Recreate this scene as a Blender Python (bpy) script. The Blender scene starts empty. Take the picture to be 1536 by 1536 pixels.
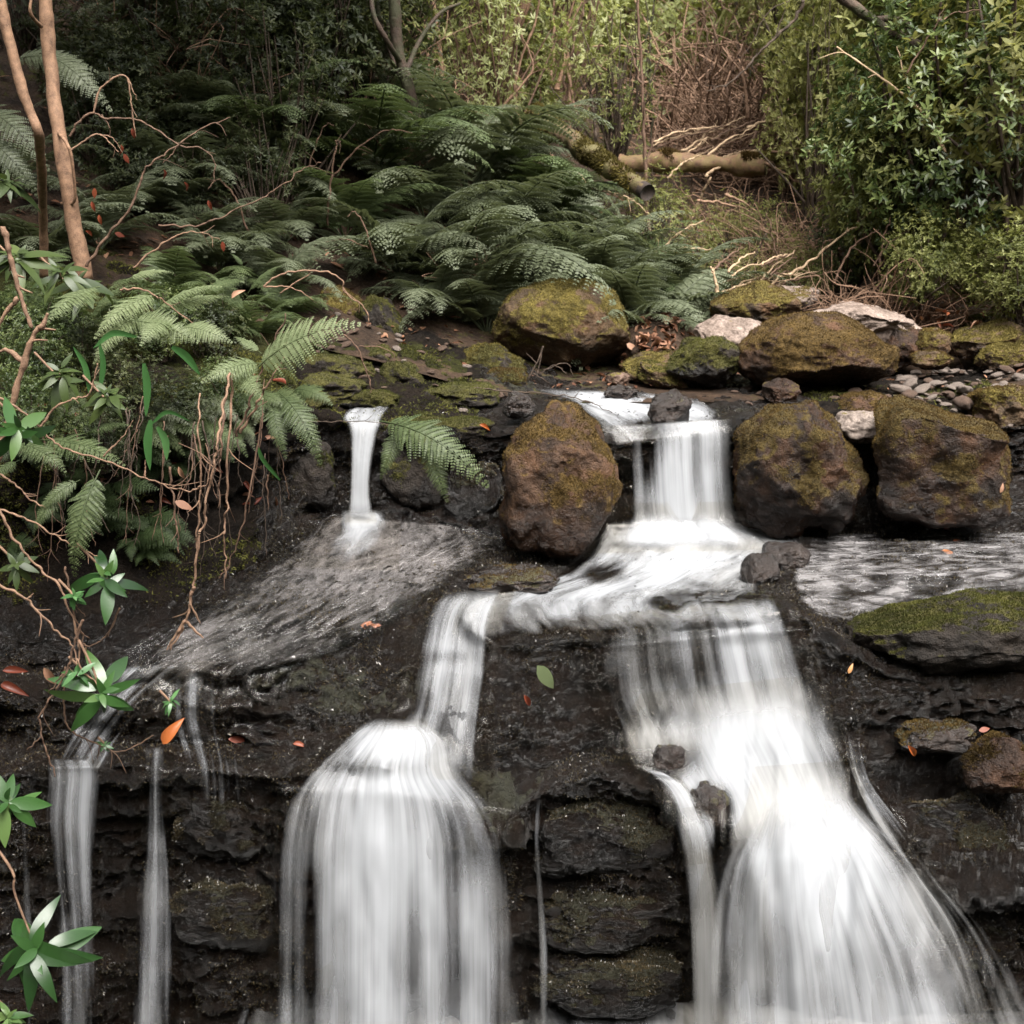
import bpy, bmesh, math, random
import numpy as np
from mathutils import Vector, Matrix
from mathutils.bvhtree import BVHTree

random.seed(7)
RNG = np.random.default_rng(7)
SC = bpy.context.scene
COL = SC.collection
R = math.radians

# ------------------------------------------------------------------ camera
CAM_Z = 1.66
PITCH = R(12.5)
FOV = R(40)
FPX = 768 / math.tan(FOV / 2)          # focal length in pixels of a 1536 px frame
CP, SP = math.cos(PITCH), math.sin(PITCH)


def ray(px, py):
    u = (px - 768) / FPX
    v = (768 - py) / FPX
    return np.array([u, CP + v * SP, -SP + v * CP])


def P(px, py, Y):
    """world point seen at (px, py) at the distance Y in front of the camera"""
    d = ray(px, py)
    return np.array([0, 0, CAM_Z]) + d * (Y / d[1])


def mpp(Y):
    return Y / FPX * 1.0               # metres per pixel at distance Y


cam_d = bpy.data.cameras.new('camera')
cam = bpy.data.objects.new('camera', cam_d)
COL.objects.link(cam)
cam.location = (0, 0, CAM_Z)
cam.rotation_euler = (R(90) - PITCH, 0, 0)
cam_d.sensor_width = 36
cam_d.angle = FOV
cam_d.clip_start = .05
cam_d.clip_end = 500
cam_d.dof.use_dof = True
cam_d.dof.focus_distance = 5.6
cam_d.dof.aperture_fstop = 5.6
SC.camera = cam


# ------------------------------------------------------------------ noise
def _hash(ix, iy, iz, seed):
    n = (ix.astype(np.int64) * 374761393 + iy.astype(np.int64) * 668265263 + iz.astype(np.int64) * 1440662683 + seed * 974711) & 0xFFFFFFFF
    n = ((n ^ (n >> 13)) * 1274126177) & 0xFFFFFFFF
    n = ((n ^ (n >> 16)) * 2246822519) & 0xFFFFFFFF
    n = n ^ (n >> 15)
    return n / 4294967296.0


def vnoise(p, seed=0):
    p = np.asarray(p, float)
    i = np.floor(p)
    f = p - i
    f = f * f * f * (f * (f * 6 - 15) + 10)
    x, y, z = i[:, 0], i[:, 1], i[:, 2]
    fx, fy, fz = f[:, 0], f[:, 1], f[:, 2]
    r = 0
    for a in (0, 1):
        for b in (0, 1):
            for c in (0, 1):
                w = (fx if a else 1 - fx) * (fy if b else 1 - fy) * (fz if c else 1 - fz)
                r = r + w * _hash(x + a, y + b, z + c, seed)
    return r * 2 - 1


def fbm(p, oct=4, seed=0, gain=.5):
    p = np.asarray(p, float)
    r = 0
    a = 1
    for k in range(oct):
        r = r + a * vnoise(p + 17.3 * k, seed + k * 31)
        p = p * 2.03
        a *= gain
    return r


def sstep(a, b, x):
    t = np.clip((x - a) / (b - a), 0, 1)
    return t * t * (3 - 2 * t)


# ------------------------------------------------------------------ objects
LABELS = {}


def tag(o, label=None, cat=None, group=None, kind=None):
    if label:
        o['label'] = label
    if cat:
        o['category'] = cat
    if group:
        o['group'] = group
    if kind:
        o['kind'] = kind
    return o


def mesh_np(name, V, F, smooth=True, attrs=None, uv=None):
    """F: int array (n,3|4) or list of such arrays"""
    Fs = F if isinstance(F, list) else [F]
    Fs = [np.asarray(f, np.int32) for f in Fs if len(f)]
    me = bpy.data.meshes.new(name)
    V = np.asarray(V, np.float32)
    me.vertices.add(len(V))
    me.vertices.foreach_set('co', V.ravel())
    tot = sum(f.size for f in Fs)
    npoly = sum(len(f) for f in Fs)
    me.loops.add(tot)
    me.polygons.add(npoly)
    li = np.concatenate([f.ravel() for f in Fs])
    sizes = np.concatenate([np.full(len(f), f.shape[1], np.int32) for f in Fs])
    st = np.concatenate([[0], np.cumsum(sizes)[:-1]]).astype(np.int32)
    me.loops.foreach_set('vertex_index', li)
    me.polygons.foreach_set('loop_start', st)
    me.polygons.foreach_set('loop_total', sizes)
    if smooth:
        me.polygons.foreach_set('use_smooth', np.ones(npoly, bool))
    if attrs:
        for k, a in attrs.items():
            at = me.attributes.new(k, 'FLOAT', 'POINT')
            at.data.foreach_set('value', np.asarray(a, np.float32).ravel())
    if uv is not None:
        l = me.uv_layers.new(name='UVMap')
        l.data.foreach_set('uv', np.asarray(uv, np.float32)[li].ravel())
    me.update(calc_edges=True)
    me.validate()
    return me


def link(name, me, mat=None, parent=None, loc=None):
    o = bpy.data.objects.new(name, me)
    COL.objects.link(o)
    if mat is not None and me is not None and len(me.materials) == 0:
        me.materials.append(mat)
    if parent is not None:
        o.parent = parent
    if loc is not None:
        o.location = loc
    return o


def empty(name, loc, label, cat, group=None):
    o = bpy.data.objects.new(name, None)
    COL.objects.link(o)
    o.empty_display_size = .05
    o.location = loc
    return tag(o, label, cat, group)


class MB:
    """collects pieces (verts, faces, tint) into one mesh"""
    def __init__(self):
        self.v, self.f3, self.f4, self.t, self.n = [], [], [], [], 0

    def add(self, V, F, tint=0.5):
        V = np.asarray(V, float)
        F = np.asarray(F, int)
        self.v.append(V)
        if len(F):
            (self.f3 if F.shape[1] == 3 else self.f4).append(F + self.n)
        self.t.append(np.full(len(V), tint) if np.isscalar(tint) else np.asarray(tint))
        self.n += len(V)
        return self

    def mesh(self, name, smooth=True):
        F = []
        if self.f3:
            F.append(np.concatenate(self.f3))
        if self.f4:
            F.append(np.concatenate(self.f4))
        return mesh_np(name, np.concatenate(self.v), F, smooth, {'tint': np.concatenate(self.t)})


def catmull(pts, n):
    pts = np.asarray(pts, float)
    if len(pts) == 2:
        t = np.linspace(0, 1, n)[:, None]
        return pts[0] * (1 - t) + pts[1] * t
    q = np.vstack([2 * pts[0] - pts[1], pts, 2 * pts[-1] - pts[-2]])
    s = np.linspace(0, len(pts) - 1 - 1e-9, n)
    i = s.astype(int)
    t = (s - i)[:, None]
    a, b, c, d = q[i], q[i + 1], q[i + 2], q[i + 3]
    return .5 * ((2 * b) + (c - a) * t + (2 * a - 5 * b + 4 * c - d) * t * t + (3 * b - a - 3 * c + d) * t ** 3)


def tube(pts, r0, r1, n=None, sides=6, lump=0., seed=0, cap=True):
    """a tapered bent tube as (V, F4)"""
    n = n or max(6, len(pts) * 5)
    c = catmull(pts, n)
    t = np.gradient(c, axis=0)
    t /= np.linalg.norm(t, axis=1)[:, None] + 1e-9
    up = np.array([.13, .21, .97])
    a = np.cross(t, up)
    a /= np.linalg.norm(a, axis=1)[:, None] + 1e-9
    b = np.cross(t, a)
    rad = np.linspace(r0, r1, n) if np.isscalar(r0) else np.interp(np.linspace(0, 1, n), np.linspace(0, 1, len(r0)), r0)
    ang = np.linspace(0, 2 * np.pi, sides, endpoint=False)
    rr = rad[:, None] * np.ones((1, sides))
    if lump:
        pp = c[:, None, :] + (a[:, None, :] * np.cos(ang)[None, :, None] + b[:, None, :] * np.sin(ang)[None, :, None]) * rad[:, None, None]
        rr = rr * (1 + lump * fbm(pp.reshape(-1, 3) / (max(rad.max(), 1e-4) * 2.2), 3, seed).reshape(n, sides))
    V = c[:, None, :] + (a[:, None, :] * np.cos(ang)[None, :, None] + b[:, None, :] * np.sin(ang)[None, :, None]) * rr[:, :, None]
    V = V.reshape(-1, 3)
    i = np.arange(n - 1)[:, None] * sides
    j = np.arange(sides)[None, :]
    k = (j + 1) % sides
    F = np.stack([i + j, i + k, i + sides + k, i + sides + j], -1).reshape(-1, 4)
    if cap:
        V = np.vstack([V, c[0], c[-1]])
        m = n * sides
        s = np.arange(sides)
        e = (s + 1) % sides
        F = np.vstack([F, np.stack([np.full(sides, m), e, s, s], -1)[:, [0, 1, 2, 2]],
                       np.stack([np.full(sides, m + 1), (n - 1) * sides + s, (n - 1) * sides + e, (n - 1) * sides + e], -1)])
        quad = F[:-2 * sides]
        tri = F[-2 * sides:, :3]
        return V, quad, tri
    return V, F, np.zeros((0, 3), int)


def add_tube(mb, pts, r0, r1, tint=.5, **k):
    V, q, t = tube(pts, r0, r1, **k)
    n0 = mb.n
    mb.add(V, q, tint)
    if len(t):
        mb.f3.append(t + n0)
# ------------------------------------------------------------------ materials
class NT:
    def __init__(self, name):
        self.m = bpy.data.materials.new(name)
        self.m.use_nodes = True
        self.t = self.m.node_tree
        self.t.nodes.clear()
        self.out = self.n('ShaderNodeOutputMaterial')

    def n(self, typ, **kw):
        x = self.t.nodes.new(typ)
        for k, v in kw.items():
            if k in x.inputs.keys():
                self.set(x.inputs[k], v)
            else:
                setattr(x, k, v)
        return x

    def set(self, sock, v):
        if isinstance(v, bpy.types.NodeSocket):
            self.t.links.new(v, sock)
        elif isinstance(v, (tuple, list)) and len(v) == 3 and sock.type == 'RGBA':
            sock.default_value = (*v, 1)
        else:
            sock.default_value = v

    def link(self, a, b):
        self.t.links.new(a, b)

    def attr(self, name):
        return self.n('ShaderNodeAttribute', attribute_name=name).outputs['Fac']

    def noise(self, vec, scale, detail=4, rough=.55, dist=0.):
        x = self.n('ShaderNodeTexNoise', Scale=scale, Detail=detail, Roughness=rough, Distortion=dist)
        if vec is not None:
            self.link(vec, x.inputs['Vector'])
        return x.outputs['Fac']

    def math(self, op, a, b=None, clamp=False):
        x = self.n('ShaderNodeMath', operation=op, use_clamp=clamp)
        self.set(x.inputs[0], a)
        if b is not None:
            self.set(x.inputs[1], b)
        return x.outputs[0]

    def ramp(self, fac, stops, interp='LINEAR'):
        x = self.n('ShaderNodeValToRGB')
        x.color_ramp.interpolation = interp
        e = x.color_ramp.elements
        while len(e) < len(stops):
            e.new(.5)
        for s, (p, c) in zip(e, stops):
            s.position = p
            s.color = (*c, 1) if len(c) == 3 else c
        self.link(fac, x.inputs[0])
        return x.outputs[0]

    def mix(self, fac, a, b, typ='MIX'):
        x = self.n('ShaderNodeMix', data_type='RGBA', blend_type=typ)
        self.set(x.inputs[0], fac)
        self.set(x.inputs[6], a)
        self.set(x.inputs[7], b)
        return x.outputs[2]

    def mapr(self, v, a, b, c=0., d=1., smooth=True):
        x = self.n('ShaderNodeMapRange', interpolation_type='SMOOTHSTEP' if smooth else 'LINEAR')
        self.set(x.inputs[0], v)
        for k, q in zip((1, 2, 3, 4), (a, b, c, d)):
            self.set(x.inputs[k], q)
        return x.outputs[0]

    def bump(self, h, dist, strength=1., normal=None):
        x = self.n('ShaderNodeBump', Strength=strength, Distance=dist, Height=h)
        if normal is not None:
            self.link(normal, x.inputs['Normal'])
        return x.outputs[0]

    def done(self, sh):
        self.link(sh, self.out.inputs['Surface'])
        return self.m


def rock_mat(name, dark, light, moss_a, moss_b, rough=(.25, .6), wet=.5, scale=1., speck=0., bumpy=1., rust=0.):
    """rock with moss where the 'moss' attribute is high"""
    k = NT(name)
    co = k.n('ShaderNodeTexCoord').outputs['Object']
    n1 = k.noise(co, 5 * scale, 6, .6)
    n2 = k.noise(co, 38 * scale, 5, .6)
    n3 = k.noise(co, 160 * scale, 3, .6)
    n4 = k.noise(co, 14 * scale, 6, .65, .4)
    base = k.ramp(n1, [(.3, dark), (.62, light)])
    base = k.mix(k.mapr(n2, .35, .7, 0., .75), base, k.mix(1., base, (.35, .33, .32), 'MULTIPLY'))
    if rust:
        base = k.mix(k.mapr(k.noise(co, 3.1 * scale, 5, .65, .6), .47, .66, 0., rust), base, k.mix(n2, (.045, .016, .005), (.20, .085, .028)))
    if speck:
        base = k.mix(k.mapr(n3, .62, .75, 0., speck), base, (.5, .46, .42))
    wet_shade = k.attr('wet_shade')
    base = k.mix(wet_shade, base, k.mix(1., base, (.36, .34, .33), 'MULTIPLY'))  # shade at the foot of a boulder multiplied into its colour
    ms = k.math('ADD', k.attr('moss'), k.math('MULTIPLY', k.math('SUBTRACT', n4, .5), 1.5))
    mf = k.mapr(ms, .38, .62)
    mc = k.ramp(k.math('ADD', k.math('MULTIPLY', n4, .55), k.math('MULTIPLY', n2, .45)), [(.32, moss_a), (.5, moss_b), (.68, tuple(min(1, c * 1.7) for c in moss_b))])
    mc = k.mix(k.mapr(n3, .3, .6, .6, 0.), mc, (.012, .010, .005))
    colr = k.mix(mf, base, mc)
    h = k.math('ADD', k.math('MULTIPLY', n2, .6), k.math('MULTIPLY', n3, .35))
    h = k.math('ADD', h, k.math('MULTIPLY', n4, 1.2))
    nb = k.bump(h, .022 / scale * bumpy, 1.)
    rg = k.math('ADD', k.mapr(n2, .3, .7, rough[0], rough[1]), k.math('MULTIPLY', mf, .5), True)
    rg = k.math('MULTIPLY', rg, k.math('SUBTRACT', 1., k.math('MULTIPLY', wet_shade, .65)))
    b = k.n('ShaderNodeBsdfPrincipled', Roughness=rg, Normal=nb)
    k.link(colr, b.inputs['Base Color'])
    b.inputs['Specular IOR Level'].default_value = wet
    return k.done(b.outputs[0])


def leaf_mat(name, a, b, c, rough=.45, spec=.4, trans=.25, vein=False):
    k = NT(name)
    t = k.attr('tint')
    oi = k.n('ShaderNodeObjectInfo').outputs['Random']
    f = k.math('ADD', k.math('MULTIPLY', t, .8), k.math('MULTIPLY', oi, .2))
    colr = k.ramp(f, [(.05, a), (.5, b), (.95, c)])
    geo = k.n('ShaderNodeNewGeometry')
    colr = k.mix(geo.outputs['Backfacing'], colr, k.mix(.35, colr, tuple(min(1, x * 1.5 + .02) for x in b)))
    p = k.n('ShaderNodeBsdfPrincipled', Roughness=rough)
    p.inputs['Specular IOR Level'].default_value = spec
    k.link(colr, p.inputs['Base Color'])
    if trans > 0:
        tr = k.n('ShaderNodeBsdfTranslucent')
        k.link(k.mix(.5, colr, (b[0] * 1.9, b[1] * 1.9, b[2] * .8)), tr.inputs['Color'])
        m = k.n('ShaderNodeMixShader', Fac=trans)
        k.link(p.outputs[0], m.inputs[1])
        k.link(tr.outputs[0], m.inputs[2])
        return k.done(m.outputs[0])
    return k.done(p.outputs[0])


def bark_mat(name, a, b, moss=None, scale=1., rough=.8):
    k = NT(name)
    co = k.n('ShaderNodeTexCoord').outputs['Object']
    n1 = k.noise(co, 9 * scale, 5, .6)
    n2 = k.noise(co, 60 * scale, 4, .6)
    colr = k.ramp(k.math('ADD', k.math('MULTIPLY', n1, .6), k.math('MULTIPLY', n2, .4)), [(.33, a), (.65, b)])
    if moss:
        colr = k.mix(k.mapr(k.noise(co, 6 * scale, 5, .6), .42, .58), colr, moss)
    p = k.n('ShaderNodeBsdfPrincipled', Roughness=rough, Normal=k.bump(k.math('ADD', n1, n2), .01 / scale, .8))
    k.link(colr, p.inputs['Base Color'])
    return k.done(p.outputs[0])


def water_mat(name, su=30., sv=1.4, contrast=1.3, lo=.25, hi=1.05, film=.35, maxa=.96, tint=(.50, .515, .54), distort=0., bump=.004, su2=7., rough=.1):
    """running water: veils of white on a clear reflecting film; 'foam' says how much white"""
    k = NT(name)
    uv = k.n('ShaderNodeUVMap').outputs[0]
    mp = k.n('ShaderNodeMapping', Scale=(su, sv, 1))
    k.link(uv, mp.inputs[0])
    s1 = k.noise(mp.outputs[0], 1., 4, .55, distort)
    mp2 = k.n('ShaderNodeMapping', Scale=(su2, sv * .5, 1), Location=(3.1, 7.7, 0))
    k.link(uv, mp2.inputs[0])
    s2 = k.noise(mp2.outputs[0], 1., 3, .5, distort)
    s = k.math('ADD', k.math('MULTIPLY', s1, .55), k.math('MULTIPLY', s2, .45))
    foam = k.attr('foam')
    edge = k.attr('edge')
    v = k.math('ADD', foam, k.math('MULTIPLY', k.math('SUBTRACT', s, .5), contrast))
    a = k.math('MULTIPLY', k.mapr(v, lo, hi), k.math('MULTIPLY', edge, maxa), True)
    nb = k.bump(s, bump, 1.)
    d = k.n('ShaderNodeBsdfDiffuse', Color=tint)
    tl = k.n('ShaderNodeBsdfTranslucent', Color=tint)
    w = k.n('ShaderNodeMixShader', Fac=.4)
    k.link(d.outputs[0], w.inputs[1])
    k.link(tl.outputs[0], w.inputs[2])
    tp = k.n('ShaderNodeBsdfTransparent', Color=(.96, .95, .93))
    gl = k.n('ShaderNodeBsdfGlossy', Roughness=rough, Normal=nb)
    fr = k.n('ShaderNodeFresnel', IOR=1.33, Normal=nb)
    fm = k.n('ShaderNodeMixShader')
    k.link(k.math('MULTIPLY', k.math('MULTIPLY', fr.outputs[0], film), edge, True), fm.inputs[0])
    k.link(tp.outputs[0], fm.inputs[1])
    k.link(gl.outputs[0], fm.inputs[2])
    m = k.n('ShaderNodeMixShader')
    k.link(a, m.inputs[0])
    k.link(fm.outputs[0], m.inputs[1])
    k.link(w.outputs[0], m.inputs[2])
    return k.done(m.outputs[0])


M = {}
M['cliff'] = rock_mat('wet_rock', (.0018, .0012, .0009), (.0145, .0092, .0064), (.005, .005, .002), (.016, .016, .005), (.05, .28), .55, 1.3, .14, 2.6)
M['bank'] = rock_mat('bank_soil', (.003, .002, .0015), (.012, .008, .005), (.006, .007, .002), (.022, .023, .006), (.6, .9), .12, 1.3, .0, 1.5)
M['boulder_orange'] = rock_mat('boulder_orange', (.016, .009, .005), (.080, .041, .021), (.034, .021, .006), (.075, .046, .013), (.4, .75), .3, rust=.35)
M['boulder_dark'] = rock_mat('boulder_dark', (.008, .005, .003), (.038, .019, .011), (.022, .016, .005), (.058, .040, .011), (.35, .65), .3, rust=.35)
M['boulder_olive'] = rock_mat('boulder_olive', (.024, .016, .008), (.105, .066, .035), (.036, .030, .008), (.100, .078, .018), (.45, .8), .3, rust=.4)
M['boulder_green'] = rock_mat('boulder_green', (.006, .0045, .003), (.024, .017, .012), (.018, .018, .005), (.048, .044, .011), (.45, .8), .3)
M['boulder_pale'] = rock_mat('boulder_pale', (.12, .085, .065), (.32, .25, .21), (.05, .04, .012), (.10, .075, .02), (.5, .8), .3, 1.5)
M['stone_wet'] = rock_mat('stone_wet', (.006, .004, .003), (.030, .019, .014), (.02, .02, .006), (.04, .035, .01), (.06, .25), .6)
M['pebble_grey'] = rock_mat('pebble_grey', (.11, .085, .072), (.32, .26, .22), (.06, .05, .015), (.1, .08, .02), (.45, .8), .35, 3.)
M['pebble_brown'] = rock_mat('pebble_brown', (.065, .040, .028), (.17, .11, .08), (.06, .05, .015), (.1, .08, .02), (.45, .8), .35, 3.)
M['soil'] = rock_mat('soil', (.014, .009, .006), (.055, .033, .020), (.020, .022, .006), (.045, .045, .012), (.6, .9), .2, 1.2)
M['fern_dark'] = leaf_mat('fern_dark', (.030, .038, .020), (.075, .088, .050), (.165, .182, .120), .5, .3, .28)
M['fern_light'] = leaf_mat('fern_light', (.068, .092, .042), (.140, .172, .085), (.23, .26, .145), .5, .3, .35)
M['far_pale'] = leaf_mat('far_pale', (.17, .18, .08), (.29, .30, .15), (.43, .43, .26), .55, .25, .5)  # far leaves lightened, haze and sunlight put into their colour
M['fern_mid'] = leaf_mat('fern_mid', (.028, .042, .016), (.062, .084, .034), (.12, .148, .066), .5, .3, .3)
M['laurel'] = leaf_mat('laurel', (.018, .032, .009), (.046, .068, .018), (.12, .145, .045), .42, .35, .2)
M['rhodo'] = leaf_mat('rhodo', (.010, .030, .008), (.032, .082, .020), (.10, .155, .048), .3, .5, .1)
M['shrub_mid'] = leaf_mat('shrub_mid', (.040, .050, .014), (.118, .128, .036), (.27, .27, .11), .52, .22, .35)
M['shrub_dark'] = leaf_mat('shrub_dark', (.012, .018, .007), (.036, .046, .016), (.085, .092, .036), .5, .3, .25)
M['shrub_lime'] = leaf_mat('shrub_lime', (.085, .088, .028), (.18, .18, .064), (.31, .30, .13), .6, .25, .45)
M['far_leaf'] = leaf_mat('far_leaf', (.14, .155, .055), (.26, .28, .12), (.42, .43, .24), .55, .3, .5)
M['blade'] = leaf_mat('blade', (.022, .065, .018), (.045, .12, .035), (.08, .17, .06), .35, .5, .2)
M['litter'] = leaf_mat('litter', (.055, .022, .012), (.14, .062, .034), (.28, .16, .10), .6, .3, .1)
M['orange_leaf'] = leaf_mat('orange_leaf', (.26, .055, .014), (.36, .11, .03), (.46, .27, .12), .35, .5, .15)
M['red_leaf'] = leaf_mat('red_leaf', (.09, .020, .010), (.16, .034, .016), (.22, .07, .03), .45, .4, .15)
M['twig'] = bark_mat('twig', (.085, .045, .028), (.26, .155, .095), scale=3.)
M['twig_brown'] = bark_mat('twig_brown', (.045, .024, .014), (.135, .075, .045), scale=3.)
M['twig_dark'] = bark_mat('twig_dark', (.020, .012, .008), (.07, .045, .028), scale=2.)
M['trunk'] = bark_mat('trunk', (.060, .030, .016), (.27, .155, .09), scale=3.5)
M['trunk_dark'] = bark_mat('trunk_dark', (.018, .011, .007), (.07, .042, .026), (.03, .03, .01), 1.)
M['log'] = bark_mat('log', (.022, .014, .007), (.10, .060, .026), (.075, .062, .018), 1.6)
M['log_orange'] = bark_mat('log_orange', (.030, .016, .009), (.16, .085, .040), (.10, .066, .022), 3.)
M['log_end'] = bark_mat('log_end', (.010, .006, .004), (.03, .018, .012), scale=2.)
M['pale_stick'] = bark_mat('pale_stick', (.25, .165, .095), (.46, .33, .21), scale=3.)
M['moss'] = leaf_mat('moss', (.018, .012, .004), (.062, .038, .011), (.13, .088, .024), .85, .1, .15)
M['moss_green'] = leaf_mat('moss_green', (.014, .016, .004), (.050, .052, .012), (.12, .115, .028), .8, .1, .2)
M['moss_yellow'] = leaf_mat('moss_yellow', (.022, .018, .005), (.078, .062, .015), (.155, .125, .032), .85, .1, .15)
M['wet_moss'] = leaf_mat('wet_moss', (.008, .007, .004), (.026, .020, .009), (.070, .052, .026), .26, .6, .0)
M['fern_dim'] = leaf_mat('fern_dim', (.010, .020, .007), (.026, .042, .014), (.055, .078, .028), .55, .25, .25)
# ------------------------------------------------------------------ terrain
def zc(Y):
    return np.interp(Y, [5, 7.5, 8.5, 10, 14, 25, 40, 70], [.45, .58, .66, .98, 1.72, 3.9, 7.2, 16])


def xc(Y):
    return np.interp(Y, [5, 7, 10, 14, 25, 60], [.3, .6, 1.25, 1.9, 2.6, 4])


def hgt(X, Y):
    """valley floor climbing away from the camera with a bank on either side"""
    X = np.asarray(X, float)
    Y = np.asarray(Y, float)
    l = np.maximum(0, xc(Y) - .6 - X)
    r = np.maximum(0, X - xc(Y) - 1.7)
    z = zc(Y) + np.interp(Y, [7.5, 10.5, 14], [.24, .50, .50]) * l ** 1.05 + .33 * r ** 1.2
    return z


def ground_z(x, y):
    return float(hgt(x, y))


YS = np.concatenate([np.linspace(7.6, 12, 110), np.linspace(12.1, 25, 90), np.linspace(25.5, 85, 60)])
sx = np.linspace(-1, 1, 220)
GX = np.sign(sx) * np.abs(sx) ** 1.5
V = []
XX = GX[None, :] * (8 + YS[:, None] * .75)
YY = YS[:, None] * np.ones_like(XX)
ZZ = hgt(XX, YY)
pp = np.stack([XX, YY, ZZ], -1).reshape(-1, 3)
amp = np.interp(pp[:, 1], [7.6, 9, 20, 60], [.02, .10, .35, 1.2])
pp[:, 2] += amp * fbm(pp * 1.1, 5, 3) * np.interp(np.abs(pp[:, 0] - xc(pp[:, 1])), [.5, 2], [.35, 1])
ny, nx = XX.shape
ii = np.arange(ny - 1)[:, None] * nx + np.arange(nx - 1)[None, :]
FB = np.stack([ii, ii + 1, ii + nx + 1, ii + nx], -1).reshape(-1, 4)
mossg = .25 + .25 * fbm(pp * .9, 3, 5)
bank = link('hillside', mesh_np('hillside', pp, FB, True, {'moss': mossg}), M['soil'])
tag(bank, 'brown leaf strewn wooded hillside rising behind the stream', 'hillside', kind='structure')
BANK_BVH = BVHTree.FromPolygons(pp.tolist(), FB.tolist())


def on_ground(x, y, default=None):
    h = BANK_BVH.ray_cast(Vector((x, y, 60)), Vector((0, 0, -1)))
    return h[0].z if h[0] is not None else hgt(x, y)


# the sides of the ravine around the viewer, so the light comes from above
na_, nr_ = 90, 24
aa = np.linspace(R(152), R(388), na_)[:, None] * np.ones((1, nr_))
rr = np.linspace(0, 1, nr_)[None, :] * np.ones((na_, 1))
rad_ = 4.6 + 9 * rr
pv = np.stack([rad_ * np.cos(aa) * 1.05, 3.6 + rad_ * np.sin(aa), -1.9 + 11 * rr ** .8], -1).reshape(-1, 3)
pv += np.stack([fbm(pv * .6, 4, 71), fbm(pv * .6, 4, 72), fbm(pv * .6, 4, 73)], -1) * .5
ia = np.arange(na_ - 1)[:, None] * nr_ + np.arange(nr_ - 1)[None, :]
fv = np.stack([ia, ia + 1, ia + nr_ + 1, ia + nr_], -1).reshape(-1, 4)
rav = link('ravine', mesh_np('ravine', pv, fv, True, {'moss': np.full(len(pv), .8)}), M['soil'])
tag(rav, 'mossy sides of the ravine around the lower pool', 'hillside', kind='structure')

# --- the near rock steps, lofted through polylines given as (px, py, distance)
FEAT = [
    # mid ledge front
    [(-200, 1170, 5.0), (60, 1165, 5.0), (160, 1150, 5.02), (260, 1150, 5.02), (420, 1168, 5.0), (470, 1160, 4.97), (560, 1150, 4.93), (620, 1170, 4.97), (700, 1225, 4.98), (760, 1290, 5.0), (790, 1200, 5.04), (900, 1165, 5.0), (985, 1185, 4.98), (1025, 1270, 5.02), (1080, 1300, 4.95), (1140, 1255, 4.88), (1220, 1225, 4.84), (1300, 1240, 4.88), (1350, 1310, 4.95), (1440, 1345, 4.95), (1536, 1340, 4.92), (1800, 1350, 4.9)],
    # mid ledge back
    [(-200, 1120, 5.3), (60, 1112, 5.3), (260, 1117, 5.3), (420, 1122, 5.3), (520, 1105, 5.26), (600, 1090, 5.24), (660, 1110, 5.22), (720, 1150, 5.22), (790, 1165, 5.26), (880, 1135, 5.28), (980, 1118, 5.28), (1060, 1190, 5.18), (1150, 1180, 5.1), (1250, 1165, 5.1), (1320, 1140, 5.15), (1420, 1110, 5.2), (1536, 1100, 5.2), (1800, 1100, 5.2)],
    # shelf lip
    [(-200, 1030, 5.25), (60, 1040, 5.32), (170, 1012, 5.36), (280, 1000, 5.38), (340, 1012, 5.37), (450, 985, 5.42), (540, 950, 5.52), (600, 908, 5.62), (640, 900, 5.78), (690, 900, 5.88), (722, 960, 5.55), (800, 962, 5.5), (880, 955, 5.46), (1000, 940, 5.43), (1100, 930, 5.43), (1180, 905, 5.5), (1215, 930, 5.42), (1270, 970, 5.3), (1340, 1010, 5.25), (1536, 1050, 5.2), (1800, 1060, 5.2)],
    # middle of the shelf
    [(-200, 985, 5.4), (60, 1000, 5.45), (200, 980, 5.5), (290, 950, 5.58), (400, 905, 5.85), (520, 860, 6.2), (600, 845, 6.3), (680, 852, 6.3), (760, 885, 6.1), (860, 890, 6.05), (960, 880, 6.05), (1060, 880, 6.05), (1160, 862, 6.15), (1230, 850, 6.2), (1320, 850, 6.15), (1536, 870, 6.05), (1800, 880, 6.0)],
    # foot of the upper wall
    [(-200, 940, 5.5), (60, 960, 5.5), (200, 960, 5.56), (280, 925, 5.7), (350, 882, 5.95), (420, 822, 6.45), (470, 780, 6.9), (560, 772, 7.0), (640, 785, 7.0), (700, 800, 7.0), (770, 815, 6.95), (850, 830, 6.9), (930, 800, 7.0), (1020, 798, 7.0), (1110, 798, 7.0), (1210, 805, 6.95), (1300, 795, 7.0), (1536, 798, 7.0), (1800, 800, 7.0)],
    # halfway up the wall, set back
    [(-200, 800, 5.75), (60, 800, 5.8), (200, 780, 5.95), (300, 760, 6.15), (380, 730, 6.45), (440, 705, 6.9), (500, 700, 7.06), (600, 705, 7.1), (700, 715, 7.12), (850, 720, 7.1), (930, 720, 7.08), (1100, 715, 7.08), (1210, 710, 7.15), (1300, 710, 7.2), (1536, 715, 7.2), (1800, 715, 7.2)],
    # upper lip
    [(-200, 640, 5.75), (60, 622, 5.8), (200, 604, 5.9), (300, 602, 6.05), (390, 604, 6.4), (450, 612, 6.85), (520, 632, 7.02), (580, 632, 7.02), (640, 640, 6.98), (700, 652, 6.97), (780, 648, 7.0), (900, 655, 7.0), (960, 662, 6.97), (1040, 652, 6.98), (1100, 628, 7.04), (1150, 618, 7.15), (1250, 622, 7.2), (1536, 640, 7.2), (1800, 650, 7.2)],
]
NX = 760
LX = np.linspace(-3.9, 3.9, NX)


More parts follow.
